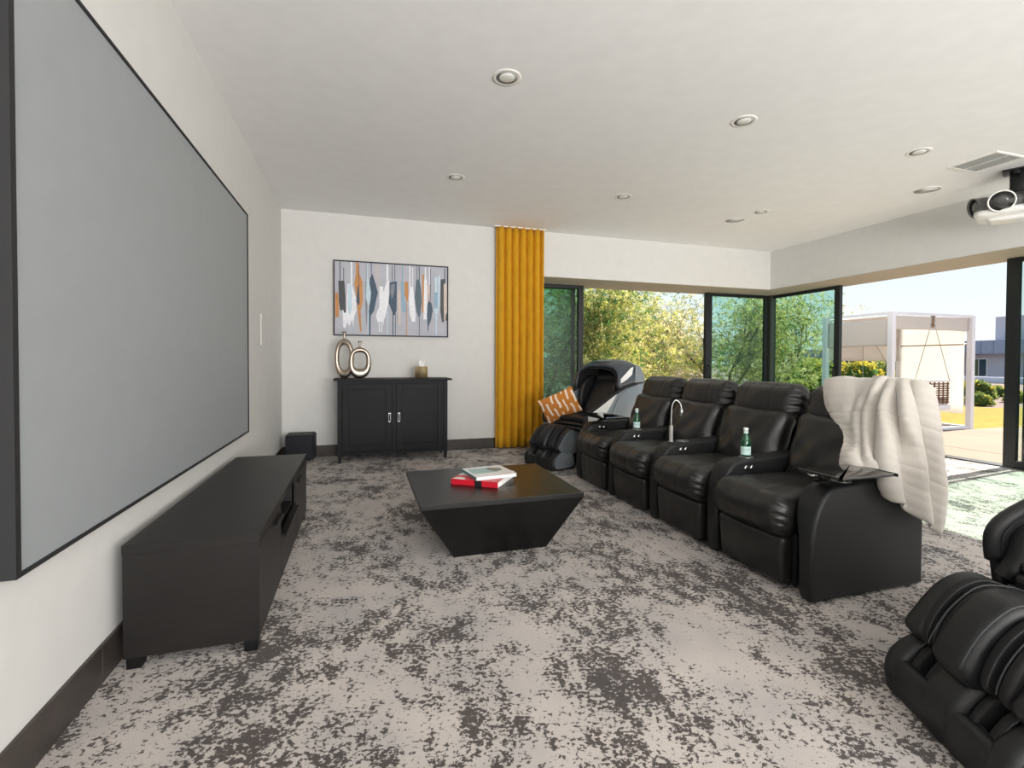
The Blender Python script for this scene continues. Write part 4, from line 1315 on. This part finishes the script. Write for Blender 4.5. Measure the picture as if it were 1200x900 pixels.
tree('dense yellow-green tree left of centre in the open doorway, behind the far massage chair', 5.6, 11.4, 4.2, 1.1, 3000, 24, [(A, 4), (B_, 2), (C_, 1.2), (D_, 1)])
tree('thin pale tree with sky showing through, right of centre in the open back doorway', 8.3, 12.6, 3.4, 1.1, 1300, 20, [(A, 2), (B_, 2), (C_, 3)])
tree('feathery olive tree behind the clear glass door left of the corner post', 10.4, 12.0, 4.3, 1.1, 2200, 22, [(A, 2), (B_, 3), (C_, 1), (D_, 1)])
tree('loose pale green tree behind the glass door right of the corner post', 12.6, 12.4, 4.3, 1.1, 1900, 22, [(A, 2), (B_, 2), (C_, 2), (D_, 1)])
tree('low bushy tree in the distance between the two trees of the open doorway', 8.9, 16.5, 3.0, 1.6, 1200, 20, [(B_, 2), (C_, 2), (D_, 1)], ls=0.034)

def bush(label, x, y, rx, h, mats, n=260, group='shrubs in the garden', ls=0.035, tw=0.15):
    t = thing('garden_shrub', label, 'shrub', (x, y, G0-0.03), 0, group)
    u = rng.normal(0, 1, (n, 3)); u /= np.linalg.norm(u, axis=1)[:, None]
    u[:, 2] = np.abs(u[:, 2])
    rr = (0.78+0.22*rng.random(n))[:, None]
    c = u*rr*np.array([rx, rx, h*0.92]) + np.array([0, 0, 0.03])
    me = leaves_mesh(c, u, 14, tw, ls, 0.1, mats, wid=0.6)
    o = bpy.data.objects.new('foliage', me); C.objects.link(o); o.parent = t
    bm = nb(); lathe(bm, [(0.05, 0), (rx*0.82, h*0.1), (rx*0.88, h*0.4), (rx*0.6, h*0.72), (0.01, h*0.86)], 14); obj('inner_branches', bm, LM[3], t, True)
    return t
bush('rounded clipped green shrub at the lawn edge right of the pavilion post', 17.7, 9.75, 0.34, 0.40, [(BM_[1], 3), (BM_[0], 1)], 300, ls=0.018, tw=0.05)
bush('second rounded green shrub, farther right behind the clipped one', 20.3, 10.2, 0.30, 0.40, [(BM_[1], 3), (BM_[0], 1)], 300, ls=0.018, tw=0.05)
bush('small green shrub behind the rounded clipped shrub', 23.2, 12.2, 0.36, 0.42, [(BM_[1], 3), (BM_[0], 1)], 300, ls=0.018, tw=0.05)
bush('tall pale yellow shrub just beside the pavilion post', 25.5, 14.9, 0.4, 0.55, [(BM_[0], 3), (BM_[1], 1)], 300, tw=0.08)
k = 0
for (a_, dist, rx, h_, yel, lab) in ((50.3, 21, .8, 1.45, 1, 'bright yellow shrub leftmost below the pavilion canopy'), (51.6, 25, .6, 1.35, 1, 'bright yellow shrub second from left below the pavilion canopy'), (52.9, 20, .75, 1.5, 1, 'tall yellow shrub in the middle below the pavilion canopy'),
                                    (54.0, 26, .8, 1.5, 0, 'dark green shrub in the middle below the pavilion canopy'), (55.3, 22.5, .6, 1.4, 0, 'dark green shrub just left of the near pavilion post'), (56.0, 19, .35, 1.0, 1, 'small yellow shrub between the two pavilion posts'),
                                    (48.6, 24, 1.0, 1.5, 0, 'green shrub seen through the tinted glass below the tree'), (61.2, 24, .35, .6, 0, 'low green shrub behind the white pavilion curtain edge')):
    a_ = math.radians(a_)
    bush(lab, dist*math.sin(a_), dist*math.cos(a_), rx, h_, [(BM_[0], 4 if yel else 1), (BM_[1], 1 if yel else 4)], 240, ls=0.045)

# house across the garden
t = thing('neighbouring_house', 'long grey stucco house with metal fascia across the lawn', 'building', (45, 24, -0.08))
def hb(name, m, d, **k): return boxo(name, m, d, t, **k)
hb('wall', M_house, (0, 9, -9, 2.0, 0, 1.95))
hb('wall', M_house, (-2.0, 9, 2.0, 16, 0, 1.7))
bm = nb(); box(bm, -0.7, 9.5, -9.5, 2.2, 1.95, 2.95); hf = obj('fascia', bm, M_fascia, t)
bm = nb(); box(bm, -2.6, 9.5, 2.2, 16.3, 1.75, 2.5); obj('fascia', bm, M_fascia, t)
for q in range(16):
    boxo('seam', M_fascia, (-0.74, -0.70, -9.4+q*0.75, -9.36+q*0.75, 1.95, 2.95), hf)
hb('tower', M_house, (0.8, 7, -9, 0.3, 2.95, 4.75))
for y0_, y1_ in ((0.3, 1.35), (-7.5, -5.5)):
    wfr = hb('window', M_white, (-0.05, 0.0, y0_, y1_, 0.25, 1.6))
    boxo('pane', mat('house_glass', (40, 62, 84), 0.1), (-0.07, -0.05, y0_+0.06, (y0_+y1_)/2-0.03, 0.3, 1.55), wfr)
    boxo('pane', mat('house_glass_lit', (96, 104, 74), 0.15), (-0.07, -0.05, (y0_+y1_)/2+0.03, y1_-0.06, 0.3, 1.55), wfr)
for q, y_ in enumerate((4, 6.5, 9, 12)):
    wfr = boxo('window', M_white, (-2.05, -2.0, y_, y_+1.4, 0.4, 1.5), t)
    boxo('pane', mat('house_glass_dark', (34, 46, 66), 0.1), (-2.07, -2.05, y_+0.05, y_+1.35, 0.45, 1.45), wfr)
o = boxo('low_garden_wall', mat('garden_wall', (206, 206, 214), 0.85), (38, 38.4, 8, 24.2, G0-0.03, 0.30), bev=0.01); tag(o, 'low pale garden wall in front of the neighbouring house', 'wall')
t = thing('bollard_light', 'small dark garden bollard light beyond the lawn', 'garden light', (21.5, 12.55, G0-0.03))
bm = nb(); box(bm, -0.05, 0.05, -0.05, 0.05, 0, 0.78, bev=0.005); obj('post', bm, M_blackmetal, t)
bm = nb(); box(bm, -0.16, 0.16, -0.16, 0.16, 0.78, 0.83, bev=0.005); obj('cap', bm, M_blackmetal, t)
for q, (x_, y_, h_, n_) in enumerate(((34, 36, 4.5, 900), (26, 33, 4.0, 800))):
    tree('distant tree beyond the garden, %s' % ('rightmost behind the pavilion' if q == 0 else 'seen through the tinted glass'), x_, y_, h_, 1.6, n_, 18, [(B_, 2), (D_, 2)], ls=0.07, group='distant trees')

# ---------------------------------------------------------------- pavilion and swing
M_pav = mat('pavilion_aluminium', (226, 224, 228), 0.45, var=0.01)
M_cloth = leaf_mat('pavilion_cloth', (222, 216, 210), 0.30, 0.0)
M_cloth2 = leaf_mat('pavilion_curtain_white', (240, 238, 234), 0.4, 0.0)
t = thing('garden_pavilion', 'white metal garden pavilion with fabric shades standing on the patio', 'pavilion', (0, 0, 0))
PX0, PX1, PY0, PY1, PZ = 9.02, 11.12, 6.27, 7.55, 2.12
for x_ in (PX0, PX1):
    for y_ in (PY0, PY1):
        boxo('post', M_pav, (x_-0.045, x_+0.045, y_-0.045, y_+0.045, G0, PZ), t, bev=0.004)
for y_ in (PY0, PY1):
    boxo('beam', M_pav, (PX0+0.045, PX1-0.045, y_-0.035, y_+0.035, PZ-0.05, PZ-0.005), t)
    boxo('base_rail', M_pav, (PX0+0.045, PX1-0.045, y_-0.035, y_+0.035, G0, G0+0.05), t)
for x_ in (PX0, PX1):
    boxo('beam', M_pav, (x_-0.035, x_+0.035, PY0+0.045, PY1-0.045, PZ-0.05, PZ-0.005), t)
    boxo('base_rail', M_pav, (x_-0.035, x_+0.035, PY0+0.045, PY1-0.045, G0, G0+0.05), t)
def cloth(name, m, p0, p1, z0, z1, sag=0.0, wav=0.01):
    bm = nb(); n1, n2 = 24, 10
    P0, P1 = Vector(p0), Vector(p1)
    d = (P1-P0).normalized(); nn = Vector((-d.y, d.x, 0))
    g = []
    for i in range(n1+1):
        u = i/n1; row = []
        for j in range(n2+1):
            v = j/n2
            p = P0.lerp(P1, u)
            z = z0+(z1-z0)*v - sag*math.sin(PI*u)*(1-v)
            p2 = p + nn*(wav*math.sin(u*14+2*v)*(1-v*0.5))
            row.append(bm.verts.new((p2.x, p2.y, z)))
        g.append(row)
    for i in range(n1):
        for j in range(n2): bm.faces.new((g[i][j], g[i+1][j], g[i+1][j+1], g[i][j+1]))
    o = obj(name, bm, m, t, True)
    q = o.modifiers.new('t', 'SOLIDIFY'); q.thickness = 0.004
    return o
cloth('valance', M_cloth, (PX0+0.05, PY0, 0), (PX1-0.05, PY0, 0), 1.80, 2.05, -0.01)
cloth('side_shade', M_cloth, (PX0, PY0+0.05, 0), (PX0, PY1-0.05, 0), 1.50, 1.99)
cloth('back_shade', M_cloth, (PX0+0.05, PY1, 0), (PX1-0.05, PY1, 0), 1.24, 1.98)
cloth('side_curtain', M_cloth2, (PX1, PY0+0.10, 0), (PX1, PY1-0.05, 0), 0.22, 1.98)
boxo('roof_cloth', M_cloth, (PX0+0.04, PX1-0.04, PY0+0.04, PY1-0.04, 2.035, 2.041), t)
bm = nb(); tube(bm, [(PX1-0.03, PY0, 1.56), (PX1-0.03, PY1, 1.56)], 0.012, 8); obj('curtain_rod', bm, mat('rod_bronze', (150, 130, 110), 0.4, metal=0.4), t, True)

t = thing('porch_swing', 'white hanging sofa swing with woven ends inside the garden pavilion', 'swing', (0, 0, 0))
xs, xm, xe = 9.80, 10.3, 10.85
boxo('seat_base', M_pav, (xs, xe, 6.42, 7.40, 0.30, 0.40), t, bev=0.02)
bm = nb(); rbox(bm, ((xs+xe)/2+0.03, 6.91, 0.46), (xe-xs-0.08, 0.93, 0.14), 0.05, m=5, k=3, puff=(0, 0, 0.02)); obj('seat_pad', bm, M_cloth, t, True)
boxo('back_frame', M_pav, (xs-0.02, xs+0.05, 6.42, 7.40, 0.34, 0.90), t, bev=0.02)
M_wick = mat('brown_wicker', (104, 72, 52), 0.7, bump=0.4, bscale=80)
for y_ in (6.42, 7.40):
    e_ = boxo('end_frame', M_pav, (xs, xe, y_-0.015, y_+0.015, 0.84, 0.87), t, bev=0.006)
    boxo('end_frame_post', M_pav, (xs, xs+0.04, y_-0.015, y_+0.015, 0.34, 0.84), e_)
    for q in range(9):
        boxo('woven_slat', M_wick, (xs+0.42, xe-0.06, y_-0.008+(0.008 if q % 2 else 0), y_+(0.008 if q % 2 else 0), 0.44+q*0.044, 0.464+q*0.044), e_)
    for q in range(5):
        boxo('woven_slat', M_wick, (xs+0.46+q*0.12, xs+0.475+q*0.12, y_-0.010, y_+0.010, 0.42, 0.84), e_)
for y_, yt in ((6.42, PY0), (7.40, PY1)):
    for x_ in (xs+0.05, xe-0.05):
        bm = nb(); tube(bm, [(x_, y_, 0.86), ((PX0+PX1)/2+(x_-(xs+xe)/2)*0.08, yt, 1.93)], 0.006, 6); obj('rope', bm, mat('rope_'+str(len(bpy.data.materials)), (150, 142, 134), 0.9), t, True)
    bm = nb(); tube(bm, [((PX0+PX1)/2, yt, 1.86), ((PX0+PX1)/2, yt, 2.075)], [0.02, 0.035], 10); obj('rope_knot', bm, M_patio, t, True)
M_blue = mat('blue_cushion', (44, 78, 140), 0.85, sheen=0.2)
for q, (y_, zz, rz_) in enumerate(((6.60, 0.70, 6), (6.98, 0.70, -8))):
    c_ = thing('outdoor_cushion', ['blue square cushion on the hanging swing, nearer the woven end', 'blue square cushion on the hanging swing, behind the blanket'][q], 'cushion', (xs+0.22, y_+0.03, zz), math.radians(rz_), 'blue cushions on the swing')
    bm = nb(); rbox(bm, (0, 0, 0), (0.05, 0.40, 0.38), 0.02, m=(1, 8, 8), k=2, puff=(0.06, 0, 0)); obj('cushion_cover', bm, M_blue, c_, True)
c_ = thing('outdoor_cushion', 'cream square cushion at the far end of the hanging swing', 'cushion', (xs+0.42, 7.26, 0.74), math.radians(70))
bm = nb(); rbox(bm, (0, 0, 0), (0.05, 0.40, 0.40), 0.02, m=(1, 8, 8), k=2, puff=(0.06, 0, 0)); obj('cushion_cover', bm, M_cloth, c_, True)
